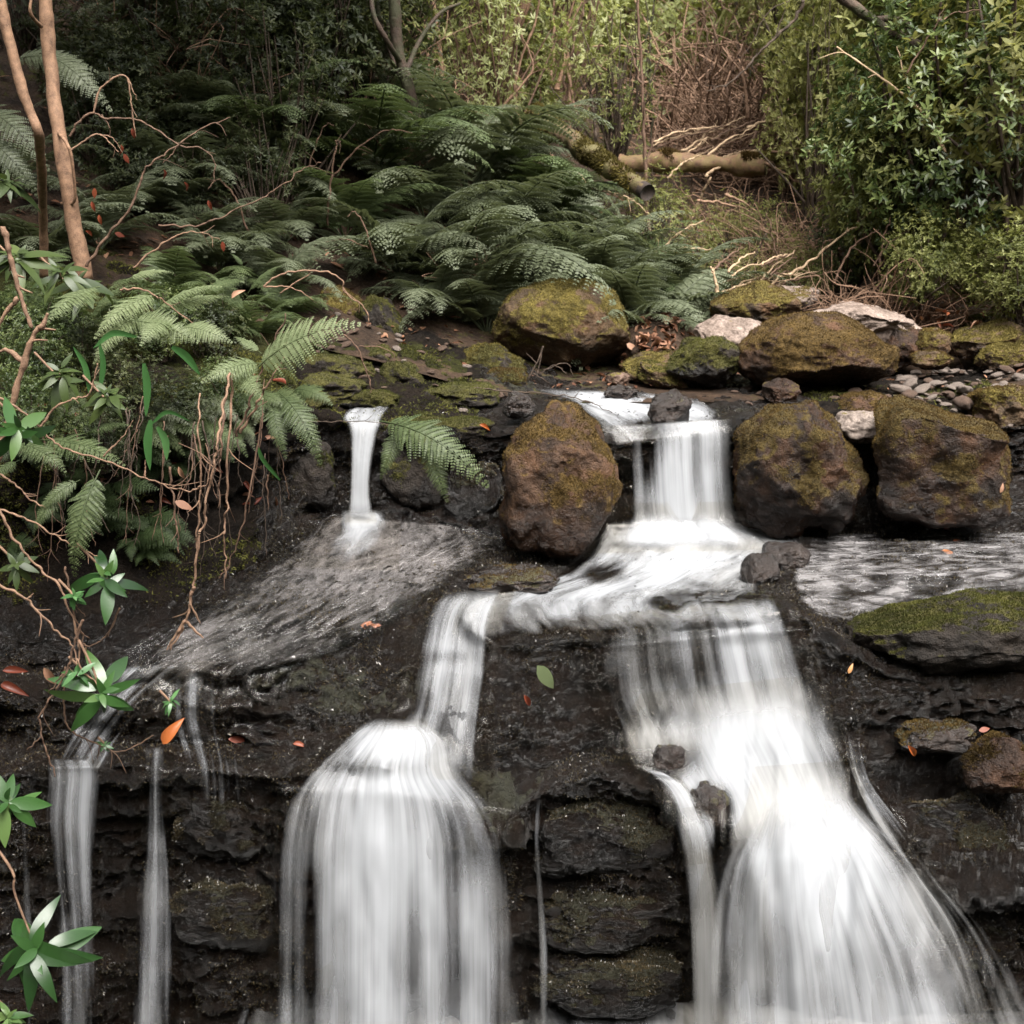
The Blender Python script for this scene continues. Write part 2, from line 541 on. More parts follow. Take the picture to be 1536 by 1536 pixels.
def feat_curve(fp):
    w = np.array([P(*q) for q in fp])
    o = np.argsort(w[:, 0])
    w = w[o]
    y = np.interp(LX, w[:, 0], w[:, 1])
    z = np.interp(LX, w[:, 0], w[:, 2])
    ker = np.ones(5) / 5
    sm = lambda a: np.convolve(np.pad(a, 2, 'edge'), ker, 'valid')
    return np.stack([LX, sm(y), sm(z)], -1)


curves = [feat_curve(f) for f in FEAT]
con = lambda y, z: np.stack([LX, np.full(NX, y), np.full(NX, z)], -1)
under = curves[0].copy()
under[:, 1] += .06
under[:, 2] -= .10
base = con(5.02, -1.62)
base[:, 1] += .05 * np.sin(LX * 3.1) + .03 * np.sin(LX * 7.7)
hb = lambda y: np.stack([LX, np.full(NX, y), hgt(LX, np.full(NX, y))], -1)
c_back = hb(7.75)
lip = curves[-1]
leftness = sstep(-.9, -1.6, LX)
c_back[:, 2] = c_back[:, 2] * (1 - leftness) + leftness * np.maximum(c_back[:, 2], lip[:, 2] + .12 * (7.75 - lip[:, 1]))
c_back2 = hb(8.4)
c_back2[:, 2] -= .02
c_end = hb(9.2)
c_end[:, 2] -= .45
rows = [con(2.6, -1.75), con(4.6, -1.66), base, under] + curves[:] + [c_back, c_back2, c_end]
steps = [22, 16, 56, 6, 14, 26, 24, 28, 22, 22, 44, 20, 12]
LV = []
for a, b, n in zip(rows[:-1], rows[1:], [int(q * 1.6) for q in steps]):
    for k in range(n):
        t = k / n
        LV.append(a * (1 - t) + b * t)
LV.append(rows[-1])
LV = np.array(LV)                                    # (rows, NX, 3)
NR = LV.shape[0]
# round the edges a little
for _ in range(3):
    q = LV.copy()
    q[1:-1, 1:-1] = (LV[1:-1, 1:-1] * 2 + LV[:-2, 1:-1] + LV[2:, 1:-1] + LV[1:-1, :-2] + LV[1:-1, 2:]) / 6
    LV[:, :, 1:] = q[:, :, 1:]
du = np.gradient(LV, axis=1)
dv = np.gradient(LV, axis=0)
N = np.cross(du, dv)
N /= np.linalg.norm(N, axis=2)[:, :, None] + 1e-9
pf = LV.reshape(-1, 3)
nf = N.reshape(-1, 3)
steep = 1 - np.abs(nf[:, 2])
d = .075 * fbm(pf * [2.2, 2.2, 5.5], 4, 11) * (.25 + .75 * steep)
d += .030 * fbm(pf * [7, 7, 15], 3, 12) * (.35 + .65 * steep)
d += .012 * fbm(pf * 26, 3, 13)
# layers in the rock: dark cracks along wavering levels, and a few upright joints
lay = pf[:, 2] * 4.6 + .55 * fbm(pf * [1.3, 1.3, .7], 3, 14)
cr = np.abs(lay - np.round(lay))
d -= .045 * sstep(.16, 0, cr) * steep * (.4 + .6 * sstep(-.2, .4, fbm(pf * [1.6, 1.6, 2.5], 2, 15)))
jo = pf[:, 0] * 2.3 + .5 * fbm(pf * [.9, .9, 2.2], 3, 16)
d -= .030 * sstep(.09, 0, np.abs(jo - np.round(jo))) * steep
d += np.maximum(0, fbm(pf * 9, 2, 18)) * .02
rid = 1 - np.abs(fbm(pf * [22, 22, 30], 3, 20))
saw = pf[:, 2] * 13 + 1.9 * fbm(pf * [2.6, 2.6, 1.5], 3, 24)
saw = saw - np.floor(saw)
d += .034 * (.5 - saw) * steep * (.25 + .75 * sstep(-.3, .5, fbm(pf * [4, 4, 5], 3, 25)))
d += .026 * (rid - .6) * (.30 + .70 * steep) + .006 * fbm(pf * 70, 2, 22)
pf = pf + nf * d[:, None]
ij = np.arange(NR - 1)[:, None] * NX + np.arange(NX - 1)[None, :]
FL = np.stack([ij, ij + 1, ij + NX + 1, ij + NX], -1).reshape(-1, 4)
mossl = -.25 + .55 * fbm(pf * [1.8, 1.8, 3.2], 4, 17) + .25 * sstep(.2, .9, nf[:, 2])
# moss: the block under the sloping left slab, bank top and upper bank
wx, wy, wz = pf.T
mossl += .55 * np.exp(-(((wx + .78) / .35) ** 2 + ((wz + .15) / .2) ** 2)) * (wy < 5.7)
mossl += .55 * sstep(.45, .62, wz) * (wx < -.25) + .25 * sstep(-.9, -1.5, wx) * (wz > .1)
mossl -= .6 * ((wz > -.2) & (wz < .25) & (nf[:, 2] > .7))
ledge = link('rock_ledge', mesh_np('rock_ledge', pf, FL, True, {'moss': mossl}), M['cliff'])
ledge.data.materials.append(M['bank'])
fc = pf[FL].mean(1)
top_ = (fc[:, 2] + .10 * fbm(fc * 3, 3, 19) > .50 - .12 * sstep(-1., -1.6, fc[:, 0])) & ((fc[:, 0] < -.18) | (fc[:, 0] > 1.45))
top_ |= (fc[:, 0] < -1.15 + .1 * fbm(fc * 6, 2, 29)) & (fc[:, 2] > .05 + .08 * fbm(fc * 8, 3, 28)) & (fc[:, 1] > 5.3)
ledge.data.polygons.foreach_set('material_index', top_.astype(np.int32))
tag(ledge, 'dark wet stepped rock bed of the stream with patches of moss', 'rock ledge', kind='structure')
LEDGE_BVH = BVHTree.FromPolygons(pf.tolist(), FL.tolist())
CAMV = Vector((0, 0, CAM_Z))
MOSS_JOBS = []


def hit(px, py, bvh=None):
    dv_ = Vector(ray(px, py)).normalized()
    h = (bvh or LEDGE_BVH).ray_cast(CAMV, dv_)
    return h[0], h[1]


# ------------------------------------------------------------------ rocks
_ico = {}


def ico(sub):
    if sub not in _ico:
        bm = bmesh.new()
        bmesh.ops.create_icosphere(bm, subdivisions=sub, radius=1)
        v = np.array([x.co[:] for x in bm.verts])
        f = np.array([[y.index for y in x.verts] for x in bm.faces])
        bm.free()
        _ico[sub] = (v / np.linalg.norm(v, axis=1)[:, None], f)
    return _ico[sub]


def tri_area_normals(V, F):
    a, b, c = V[F[:, 0]], V[F[:, 1]], V[F[:, 2]]
    n = np.cross(b - a, c - a)
    ar = np.linalg.norm(n, axis=1)
    return ar / 2, n / (ar[:, None] + 1e-12)


def vert_normals(V, F):
    a, b, c = V[F[:, 0]], V[F[:, 1]], V[F[:, 2]]
    n = np.cross(b - a, c - a)
    o = np.zeros_like(V)
    for k in range(3):
        np.add.at(o, F[:, k], n)
    return o / (np.linalg.norm(o, axis=1)[:, None] + 1e-12)


def rock_shape(sub, seed, hx, hy, hz, cuts=(), box=2.5, rough=.10, fine=.02, ncut=7, lowf=.16):
    v, f = ico(sub)
    rg = np.random.default_rng(seed)
    p = v / (np.sum(np.abs(v) ** box, axis=1) ** (1 / box))[:, None]
    p = p * (1 + lowf * fbm(v * 1.1 + seed, 3, seed))[:, None]
    cl = list(cuts)
    for _ in range(ncut):
        n = rg.normal(size=3)
        n /= np.linalg.norm(n)
        cl.append((*n, rg.uniform(.80, .98)))
    for (a, b, c, dd) in cl:
        n = np.array([a, b, c], float)
        n /= np.linalg.norm(n)
        e = p @ n - dd
        p = p - np.where(e > 0, e * .88, 0)[:, None] * n
    nn = vert_normals(p, f)
    p = p + nn * (rough * fbm(v * 2.4 + 3.3 * seed, 4, seed + 1) + fine * fbm(v * 11 + seed, 3, seed + 2) + fine * .5 * fbm(v * 30 + seed, 2, seed + 3))[:, None]
    lo, hi = p.min(0), p.max(0)
    p = (p - (lo + hi) / 2) / (hi - lo) * 2
    return p * [hx, hy, hz], f


def moss_tufts(V, F, moss, mat, n, seed, size=(.008, .02), parent=None):
    rg = np.random.default_rng(seed)
    ar, nn = tri_area_normals(V, F)
    mf = moss[F].mean(1)
    w = ar * np.clip((mf - .25) * 2.2, 0, 1)
    if w.sum() <= 0:
        return
    idx = rg.choice(len(F), n, p=w / w.sum())
    r1 = np.sqrt(rg.random(n))[:, None]
    r2 = rg.random(n)[:, None]
    a, b, c = V[F[idx, 0]], V[F[idx, 1]], V[F[idx, 2]]
    p = a * (1 - r1) + b * r1 * (1 - r2) + c * r1 * r2
    nr = nn[idx]
    dr = nr + rg.normal(size=(n, 3)) * .55
    dr /= np.linalg.norm(dr, axis=1)[:, None]
    sd = np.cross(dr, rg.normal(size=(n, 3)))
    sd /= np.linalg.norm(sd, axis=1)[:, None] + 1e-9
    s = rg.uniform(*size, n)[:, None]
    w_ = s * .26
    q = np.stack([p - nr * .003 - sd * w_, p - nr * .003 + sd * w_, p + dr * s], 1).reshape(-1, 3)
    tnt = np.clip(.5 + .5 * fbm(p * 9, 3, seed) + rg.normal(size=n) * .18, 0, 1)
    ff = np.arange(n * 3).reshape(-1, 3)
    return link('moss', mesh_np('moss', q, ff, False, {'tint': np.repeat(tnt, 3)}), mat, parent)


def boulder(name, label, px, py, hw, hh, Y, mat='boulder_dark', depth=1., moss=.3, mossmat='moss', cuts=(), seed=1, sub=6, tufts=6000,
            cat='boulder', group=None, box=2.5, rough=.10, fine=.02, roll=0., ncut=7, topmoss=.5, tsize=(.005, .012), lowf=.16, wet_shade=-.45):
    m = mpp(Y) * (1 / (CP))
    c = P(px, py, Y)
    hx, hz = hw * m, hh * m
    V, F = rock_shape(sub, seed, hx, hx * depth, hz, cuts, box, rough, fine, ncut, lowf)
    if roll:
        a = R(roll)
        V = V @ np.array([[math.cos(a), 0, -math.sin(a)], [0, 1, 0], [math.sin(a), 0, math.cos(a)]])
    n = vert_normals(V, F)
    ms = moss + topmoss * (n[:, 2] - .1) + .45 * fbm(V / max(hx, hz) * 2.3 + seed, 4, seed + 5)
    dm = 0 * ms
    if wet_shade is not None:                      # shade of the lower part painted in, with a wet gloss
        dm = sstep(.22, -.12, V[:, 2] / hz - wet_shade + .45 * fbm(V / hx * 2.1, 3, seed + 9))
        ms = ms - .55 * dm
    o = link(name, mesh_np(name, V, F, True, {'moss': ms, 'wet_shade': dm}), M[mat], loc=c)
    tag(o, label, cat, group)
    if tufts:
        moss_tufts(V, F, ms, M[mossmat], int(tufts * 1.8), seed, tsize, o)
    return o


# wet algae and liverwort clinging to the front of the rock steps, which glint where they face the sky
sel = (fc[:, 2] < .62) & (fc[:, 2] > -1.6) & (np.abs(fc[:, 0]) < 2.7) & (fc[:, 1] > 4.6) & (fc[:, 1] < 7.3) & ~top_
tq = FL[sel]
tt_ = np.concatenate([tq[:, :3], tq[:, [0, 2, 3]]])
moss_tufts(pf, tt_, .45 + .5 * fbm(pf * 3.1, 3, 61), M['wet_moss'], 150000, 62, (.004, .013), ledge)

tqb = FL[top_ & (np.abs(fc[:, 0]) < 2.7) & (fc[:, 1] < 8)]
moss_tufts(pf, np.concatenate([tqb[:, :3], tqb[:, [0, 2, 3]]]), .35 + .6 * fbm(pf * 2.3, 3, 66), M['moss_green'], 60000, 67, (.006, .018), ledge)

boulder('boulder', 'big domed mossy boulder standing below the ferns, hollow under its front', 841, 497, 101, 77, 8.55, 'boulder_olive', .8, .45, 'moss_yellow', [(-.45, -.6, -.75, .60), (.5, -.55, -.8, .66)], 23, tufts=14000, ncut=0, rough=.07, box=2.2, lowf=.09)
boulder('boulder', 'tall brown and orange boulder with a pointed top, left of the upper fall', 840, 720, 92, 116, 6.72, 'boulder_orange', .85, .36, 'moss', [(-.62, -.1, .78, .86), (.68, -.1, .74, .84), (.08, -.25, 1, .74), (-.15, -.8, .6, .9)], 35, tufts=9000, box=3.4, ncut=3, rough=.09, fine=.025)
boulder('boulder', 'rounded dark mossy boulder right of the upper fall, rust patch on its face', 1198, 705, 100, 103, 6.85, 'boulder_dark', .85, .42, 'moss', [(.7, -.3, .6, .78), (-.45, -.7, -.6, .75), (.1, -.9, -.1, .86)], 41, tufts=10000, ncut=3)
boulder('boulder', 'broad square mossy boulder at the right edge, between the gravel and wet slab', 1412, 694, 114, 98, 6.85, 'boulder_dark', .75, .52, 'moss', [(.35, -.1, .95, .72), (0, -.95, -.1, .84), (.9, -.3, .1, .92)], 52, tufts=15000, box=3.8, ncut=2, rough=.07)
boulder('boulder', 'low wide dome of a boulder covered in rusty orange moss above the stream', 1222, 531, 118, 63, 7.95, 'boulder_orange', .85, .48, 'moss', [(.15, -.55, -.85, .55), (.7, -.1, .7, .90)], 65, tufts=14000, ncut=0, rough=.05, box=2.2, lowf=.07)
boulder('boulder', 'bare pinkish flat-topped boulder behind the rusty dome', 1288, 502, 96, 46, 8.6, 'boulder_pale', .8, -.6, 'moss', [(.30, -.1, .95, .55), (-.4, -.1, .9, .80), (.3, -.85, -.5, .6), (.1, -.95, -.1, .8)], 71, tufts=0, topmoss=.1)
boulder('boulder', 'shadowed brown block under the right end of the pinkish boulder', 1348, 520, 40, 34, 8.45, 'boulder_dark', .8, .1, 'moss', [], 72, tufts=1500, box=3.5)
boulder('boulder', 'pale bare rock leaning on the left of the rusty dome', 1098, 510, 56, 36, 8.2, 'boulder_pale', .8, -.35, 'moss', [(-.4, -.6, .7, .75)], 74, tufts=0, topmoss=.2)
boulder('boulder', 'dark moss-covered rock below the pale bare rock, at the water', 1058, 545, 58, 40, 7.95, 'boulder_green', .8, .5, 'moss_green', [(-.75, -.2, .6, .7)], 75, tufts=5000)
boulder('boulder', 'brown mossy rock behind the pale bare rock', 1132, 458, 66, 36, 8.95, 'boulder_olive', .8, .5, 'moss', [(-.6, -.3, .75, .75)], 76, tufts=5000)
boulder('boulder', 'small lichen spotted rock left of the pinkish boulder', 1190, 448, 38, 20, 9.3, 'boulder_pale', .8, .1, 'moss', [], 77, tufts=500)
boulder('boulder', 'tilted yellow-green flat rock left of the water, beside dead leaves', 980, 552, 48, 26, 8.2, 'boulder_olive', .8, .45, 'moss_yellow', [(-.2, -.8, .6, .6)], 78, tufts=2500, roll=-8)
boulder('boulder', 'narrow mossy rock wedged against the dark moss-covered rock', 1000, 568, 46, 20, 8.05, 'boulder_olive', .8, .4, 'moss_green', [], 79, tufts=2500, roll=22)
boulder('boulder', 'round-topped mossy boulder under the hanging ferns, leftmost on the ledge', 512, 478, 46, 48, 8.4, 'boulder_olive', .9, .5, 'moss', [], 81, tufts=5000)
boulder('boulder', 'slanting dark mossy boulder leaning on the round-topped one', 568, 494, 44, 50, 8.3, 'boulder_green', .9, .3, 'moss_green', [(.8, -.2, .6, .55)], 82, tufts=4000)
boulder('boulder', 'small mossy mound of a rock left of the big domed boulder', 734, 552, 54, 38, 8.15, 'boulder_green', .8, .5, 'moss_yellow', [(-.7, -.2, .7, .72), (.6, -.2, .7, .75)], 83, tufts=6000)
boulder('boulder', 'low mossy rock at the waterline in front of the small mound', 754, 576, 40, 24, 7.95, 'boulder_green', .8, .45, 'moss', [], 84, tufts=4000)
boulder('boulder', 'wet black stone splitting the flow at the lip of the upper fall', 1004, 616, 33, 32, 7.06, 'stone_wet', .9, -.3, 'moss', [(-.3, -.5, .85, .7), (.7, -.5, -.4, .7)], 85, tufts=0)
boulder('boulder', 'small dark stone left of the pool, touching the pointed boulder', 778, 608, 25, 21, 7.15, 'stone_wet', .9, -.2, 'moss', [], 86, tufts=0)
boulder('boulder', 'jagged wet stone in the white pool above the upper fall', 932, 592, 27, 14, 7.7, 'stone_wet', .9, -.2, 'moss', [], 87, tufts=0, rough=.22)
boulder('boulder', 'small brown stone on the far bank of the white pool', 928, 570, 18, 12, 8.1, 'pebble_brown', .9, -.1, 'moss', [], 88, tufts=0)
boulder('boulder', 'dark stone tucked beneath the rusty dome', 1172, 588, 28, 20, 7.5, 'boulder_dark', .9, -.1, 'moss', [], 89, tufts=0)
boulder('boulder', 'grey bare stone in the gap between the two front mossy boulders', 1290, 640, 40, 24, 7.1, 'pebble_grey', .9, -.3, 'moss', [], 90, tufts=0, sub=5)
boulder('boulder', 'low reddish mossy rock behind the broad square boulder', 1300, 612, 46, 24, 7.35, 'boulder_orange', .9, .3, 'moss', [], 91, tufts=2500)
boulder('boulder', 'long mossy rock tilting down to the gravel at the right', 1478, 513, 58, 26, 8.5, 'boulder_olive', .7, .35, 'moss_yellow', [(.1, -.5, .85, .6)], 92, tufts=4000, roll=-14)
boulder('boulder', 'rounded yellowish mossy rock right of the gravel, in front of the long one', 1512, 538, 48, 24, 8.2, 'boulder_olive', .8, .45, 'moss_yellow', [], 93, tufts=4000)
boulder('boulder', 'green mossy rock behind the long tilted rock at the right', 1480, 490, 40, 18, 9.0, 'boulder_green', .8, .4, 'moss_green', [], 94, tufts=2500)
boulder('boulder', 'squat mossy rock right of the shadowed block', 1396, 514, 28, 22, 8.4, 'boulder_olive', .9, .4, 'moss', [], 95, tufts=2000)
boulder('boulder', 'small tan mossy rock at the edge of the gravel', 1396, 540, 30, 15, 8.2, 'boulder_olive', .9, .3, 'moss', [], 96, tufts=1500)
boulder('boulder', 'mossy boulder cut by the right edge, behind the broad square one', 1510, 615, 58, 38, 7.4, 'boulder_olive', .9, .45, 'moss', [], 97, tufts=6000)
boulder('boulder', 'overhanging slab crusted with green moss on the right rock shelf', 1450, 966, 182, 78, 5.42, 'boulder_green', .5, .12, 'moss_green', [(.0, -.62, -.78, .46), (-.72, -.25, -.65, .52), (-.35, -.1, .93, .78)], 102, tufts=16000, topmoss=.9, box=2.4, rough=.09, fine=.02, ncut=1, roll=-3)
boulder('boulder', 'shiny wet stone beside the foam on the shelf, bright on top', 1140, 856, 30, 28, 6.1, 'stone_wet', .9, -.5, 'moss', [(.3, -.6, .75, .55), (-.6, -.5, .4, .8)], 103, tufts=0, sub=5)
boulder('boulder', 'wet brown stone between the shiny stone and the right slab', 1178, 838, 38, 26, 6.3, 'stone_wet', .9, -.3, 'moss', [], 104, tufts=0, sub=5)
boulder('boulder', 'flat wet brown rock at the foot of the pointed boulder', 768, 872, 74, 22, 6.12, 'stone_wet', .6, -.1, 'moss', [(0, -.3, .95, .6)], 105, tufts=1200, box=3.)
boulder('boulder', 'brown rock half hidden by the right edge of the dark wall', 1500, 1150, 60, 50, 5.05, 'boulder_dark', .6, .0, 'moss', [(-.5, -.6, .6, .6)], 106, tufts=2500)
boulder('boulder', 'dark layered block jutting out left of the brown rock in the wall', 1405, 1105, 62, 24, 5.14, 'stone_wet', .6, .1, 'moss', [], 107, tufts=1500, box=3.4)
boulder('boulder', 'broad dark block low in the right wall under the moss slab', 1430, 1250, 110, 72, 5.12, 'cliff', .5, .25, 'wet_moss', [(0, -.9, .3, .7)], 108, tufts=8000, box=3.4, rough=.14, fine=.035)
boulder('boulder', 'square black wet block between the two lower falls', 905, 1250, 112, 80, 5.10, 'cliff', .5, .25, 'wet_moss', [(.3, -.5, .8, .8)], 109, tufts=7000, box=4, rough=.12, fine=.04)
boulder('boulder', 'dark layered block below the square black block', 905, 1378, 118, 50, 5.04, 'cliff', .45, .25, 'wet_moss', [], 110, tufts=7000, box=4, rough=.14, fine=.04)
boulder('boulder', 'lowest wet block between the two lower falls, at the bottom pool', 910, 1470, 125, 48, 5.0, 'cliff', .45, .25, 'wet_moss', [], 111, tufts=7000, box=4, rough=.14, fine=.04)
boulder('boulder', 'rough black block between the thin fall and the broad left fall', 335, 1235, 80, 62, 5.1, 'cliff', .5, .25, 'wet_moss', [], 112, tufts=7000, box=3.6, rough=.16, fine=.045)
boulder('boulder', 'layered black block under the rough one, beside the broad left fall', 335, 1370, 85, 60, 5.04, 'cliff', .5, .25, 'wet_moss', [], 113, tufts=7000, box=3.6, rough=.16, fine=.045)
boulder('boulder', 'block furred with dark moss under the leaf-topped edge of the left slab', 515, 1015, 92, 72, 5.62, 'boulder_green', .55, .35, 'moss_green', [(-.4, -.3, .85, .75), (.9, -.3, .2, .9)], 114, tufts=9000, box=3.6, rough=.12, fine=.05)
for k, (a, b, w, h, y, s) in enumerate([(447, 515, 30, 16, 7.9, 1), (500, 522, 34, 20, 8.0, 2), (560, 556, 36, 22, 7.75, 3), (500, 565, 62, 20, 7.5, 4), (480, 590, 70, 18, 7.3, 5), (600, 578, 36, 22, 7.6, 6), (612, 545, 38, 20, 8.1, 7), (655, 566, 30, 20, 8.0, 8), (560, 606, 40, 12, 7.25, 9), (440, 620, 62, 26, 7.0, 10), (470, 545, 40, 16, 7.8, 11), (690, 600, 60, 14, 7.5, 12)]):
    boulder('boulder', ['small pale-topped mossy stone beside the fern tip', 'bare brown stone with a pink side among mossy stones', 'mossy hummock of a stone left of the twin stones', 'long moss-covered stone in the middle of the mossy ledge', 'flat moss cushion of a stone just above the small fall', 'dark mossy stone at the waterline right of the moss cushion', 'smooth olive stone in shade below the ferns', 'mossy pebble-topped stone next to the small mound', 'thin mossy stone at the lip of the small fall', 'mossy edge stone overhanging the left of the small fall', 'low mossy stone behind the long one', 'flat wet mossy rock between the small fall and the pool'][k],
            a, b - 5, w, h * 1.45, y, 'boulder_green', .9, .5 if s not in (1, 2) else .0, 'moss_green', [], 200 + s, 5, 2500, rough=.14)

boulder('boulder', 'small wet stone parting the white water of the right cascade, upper one', 1003, 1140, 27, 27, 5.06, 'stone_wet', .9, -.2, 'moss', [], 121, 4, 0)
boulder('boulder', 'wet mossy stone parting the right cascade above the white fan', 1064, 1212, 34, 42, 4.93, 'stone_wet', .9, .1, 'moss', [], 122, 4, 0)

boulder('boulder', 'dark mossy rock in the wet wall just right of the small fall', 628, 705, 56, 62, 7.08, 'boulder_green', .5, .30, 'moss_green', [], 131, 5, 4000, box=3.2, rough=.15, fine=.04)
boulder('boulder', 'wet black rock between the pointed boulder and the hanging dark fern', 712, 738, 46, 50, 7.04, 'cliff', .5, .25, 'wet_moss', [], 132, 5, 4000, box=3., rough=.15, fine=.04)
boulder('boulder', 'mossy topped ledge rock above the hanging dark fern', 668, 648, 74, 24, 7.05, 'boulder_green', .5, .35, 'moss_green', [], 133, 5, 4000, box=3.2, rough=.13, fine=.04)
boulder('boulder', 'dark wet rock in the wall just left of the small fall', 462, 712, 44, 56, 6.92, 'boulder_green', .5, .1, 'moss_green', [], 134, 5, 3000, box=3., rough=.16, fine=.05)

# a bank of soil between the boulders, for the drift of dead leaves
V_, F_ = rock_shape(5, 77, 66 * mpp(8.6), .45, 62 * mpp(8.6), (), 2.0, .08, .02, 0)
mound = link('soil_mound', mesh_np('soil_mound', V_, F_, True, {'moss': np.full(len(V_), -.4)}), M['soil'], loc=P(985, 528, 8.7))
tag(mound, 'low mound of soil under the dead leaves between the boulders', 'soil', kind='structure')
MOUND_BVH = BVHTree.FromPolygons((V_ + P(985, 528, 8.7)).tolist(), F_.tolist())
# ------------------------------------------------------------------ water
M['fall'] = water_mat('falling_water', 24, .5, 1.85, .2, 1.3, .25, su2=6.5, maxa=.93)
M['veil'] = water_mat('thin_water_veil', 36, .7, 2.3, .3, 1.3, .35, su2=10, maxa=.75)
M['foamy'] = water_mat('foaming_water', 11, 2.6, 1.9, .2, 1.2, .8, distort=.8, bump=.01, su2=4, maxa=.93)
M['shelf'] = water_mat('shelf_water', 13, 4., 2.8, .3, 1.45, 1.6, distort=3.2, bump=.03, su2=6, rough=.14, maxa=.42, tint=(.46, .43, .42))
M['film'] = water_mat('water_film', 7, 15, 3.2, .35, 1.3, 1.2, distort=1.1, bump=.03, su2=3.5, rough=.12, maxa=.5, tint=(.50, .48, .48))  # its white speckles stand in for the sky's reflection


def ribbon(name, label, st, mat, lift=.012, na=90, nw=60, snap=True, edge=.12, ends=(.04, .04), bulge=0., layers=1, gap=.02, holes=(), seed=0, smooth=4, wob=0., cat='waterfall', fall_edge=.25):
    """st: (left px, left py, right px, right py, distance or None, foam left, mid, right)"""
    st_ = np.array([[q[0], q[1], q[2], q[3], q[5], q[6], q[7]] for q in st], float)
    yk = [q[4] for q in st]
    nst = len(st)
    c = catmull(st_, na)
    c[:, 4:] = np.stack([np.interp(np.linspace(0, nst - 1, na), np.arange(nst), st_[:, 4 + i]) for i in range(3)], 1)
    have = [i for i in range(nst) if yk[i] is not None]
    ye = None
    if have:
        ye = np.interp(np.linspace(0, nst - 1, na), have, [yk[i] for i in have])
        ok = np.interp(np.linspace(0, nst - 1, na), np.arange(nst), [0 if y is None else 1 for y in yk]) > .5
    s = np.linspace(0, 1, nw)
    res = []
    for L in range(layers):
        px = c[:, 0:1] * (1 - s) + c[:, 2:3] * s
        py = c[:, 1:2] * (1 - s) + c[:, 3:4] * s
        Y = np.full((na, nw), np.nan)
        if snap:
            for i in range(na):
                for j in range(nw):
                    h, n_ = hit(px[i, j], py[i, j])
                    if h is not None:
                        Y[i, j] = h.y
            row = np.nanmedian(Y, axis=1)
            bad = np.isnan(Y)
            Y[bad] = np.broadcast_to(row[:, None], Y.shape)[bad]
            hy = Y.copy()
        if ye is not None:
            e = np.broadcast_to(ye[:, None], (na, nw))
            Y = np.where(ok[:, None], np.fmin(Y, e) if snap else e, Y)
        Y = Y - lift - gap * L
        for _ in range(smooth):
            q = Y.copy()
            q[1:-1] = (Y[:-2] + Y[2:] + 2 * Y[1:-1]) / 4
            q[:, 1:-1] = (q[:, :-2] + q[:, 2:] + 2 * q[:, 1:-1]) / 4
            Y = np.minimum(q, hy - lift * .6 - gap * L) if snap else q
        if bulge:
            Y = Y - bulge * (1 - (2 * s[None, :] - 1) ** 2) * np.sin(np.linspace(.25, 1, na) * np.pi * .75)[:, None]
        if wob:
            g = np.stack([px / 60, py / 260, np.full_like(px, 3.3 * L + seed)], -1).reshape(-1, 3)
            Y = Y - wob * fbm(g, 3, seed).reshape(na, nw)
        V = np.empty((na, nw, 3))
        v_ = (768 - py) / FPX
        u_ = (px - 768) / FPX
        dy = CP + v_ * SP
        k = Y / dy
        V[..., 0] = u_ * k
        V[..., 1] = Y
        V[..., 2] = CAM_Z + (-SP + v_ * CP) * k
        du_ = np.linalg.norm(np.diff(V, axis=1), axis=2)
        dv_ = np.linalg.norm(np.diff(V, axis=0), axis=2).mean(1)
        # keep the streaks at one width: u follows the middle of the run, v the length
        wmid = np.median(du_.sum(1))
        uu = np.broadcast_to((s * wmid)[None, :], (na, nw)) + 5.17 * L + seed * 1.31
        vv = np.broadcast_to(np.concatenate([[0], np.cumsum(dv_)])[:, None], (na, nw)) + seed * .7
        f3 = c[:, 4:7]
        foam = np.where(s[None, :] < .5, f3[:, 0:1] * (1 - 2 * s) + f3[:, 1:2] * 2 * s, f3[:, 1:2] * (2 - 2 * s) + f3[:, 2:3] * (2 * s - 1))
        en = np.minimum(s, 1 - s)[None, :]
        foam = foam - .75 * (1 - sstep(0, fall_edge, en))
        foam = foam + .22 * fbm(np.stack([px / 70, py / 120, np.full_like(px, seed + L)], -1).reshape(-1, 3), 3, seed + 3).reshape(na, nw)
        for (hx, hy_, rx, ry, stg) in holes:
            foam = foam - stg * np.exp(-(((px - hx) / rx) ** 2 + ((py - hy_) / ry) ** 2))
        t = np.linspace(0, 1, na)
        ed = sstep(0, edge, en) * np.ones((na, 1))
        if ends[0]:
            ed = ed * sstep(0, ends[0], t)[:, None]
        if ends[1]:
            ed = ed * sstep(0, ends[1], 1 - t)[:, None]
        i0 = np.arange(na - 1)[:, None] * nw + np.arange(nw - 1)[None, :]
        F = np.stack([i0, i0 + nw, i0 + nw + 1, i0 + 1], -1).reshape(-1, 4)
        res.append((V.reshape(-1, 3), F, foam.ravel(), ed.ravel(), np.stack([uu, vv], -1).reshape(-1, 2)))
    n = 0
    VV, FF, fo, edg, uvs = [], [], [], [], []
    for V, F, a, b, u in res:
        VV.append(V)
        FF.append(F + n)
        n += len(V)
        fo.append(a)
        edg.append(b)
        uvs.append(u)
    me = mesh_np(name, np.concatenate(VV), np.concatenate(FF), True, {'foam': np.concatenate(fo), 'edge': np.concatenate(edg)}, np.concatenate(uvs))
    o = link(name, me, M[mat])
    tag(o, label, cat, kind='structure')
    return o


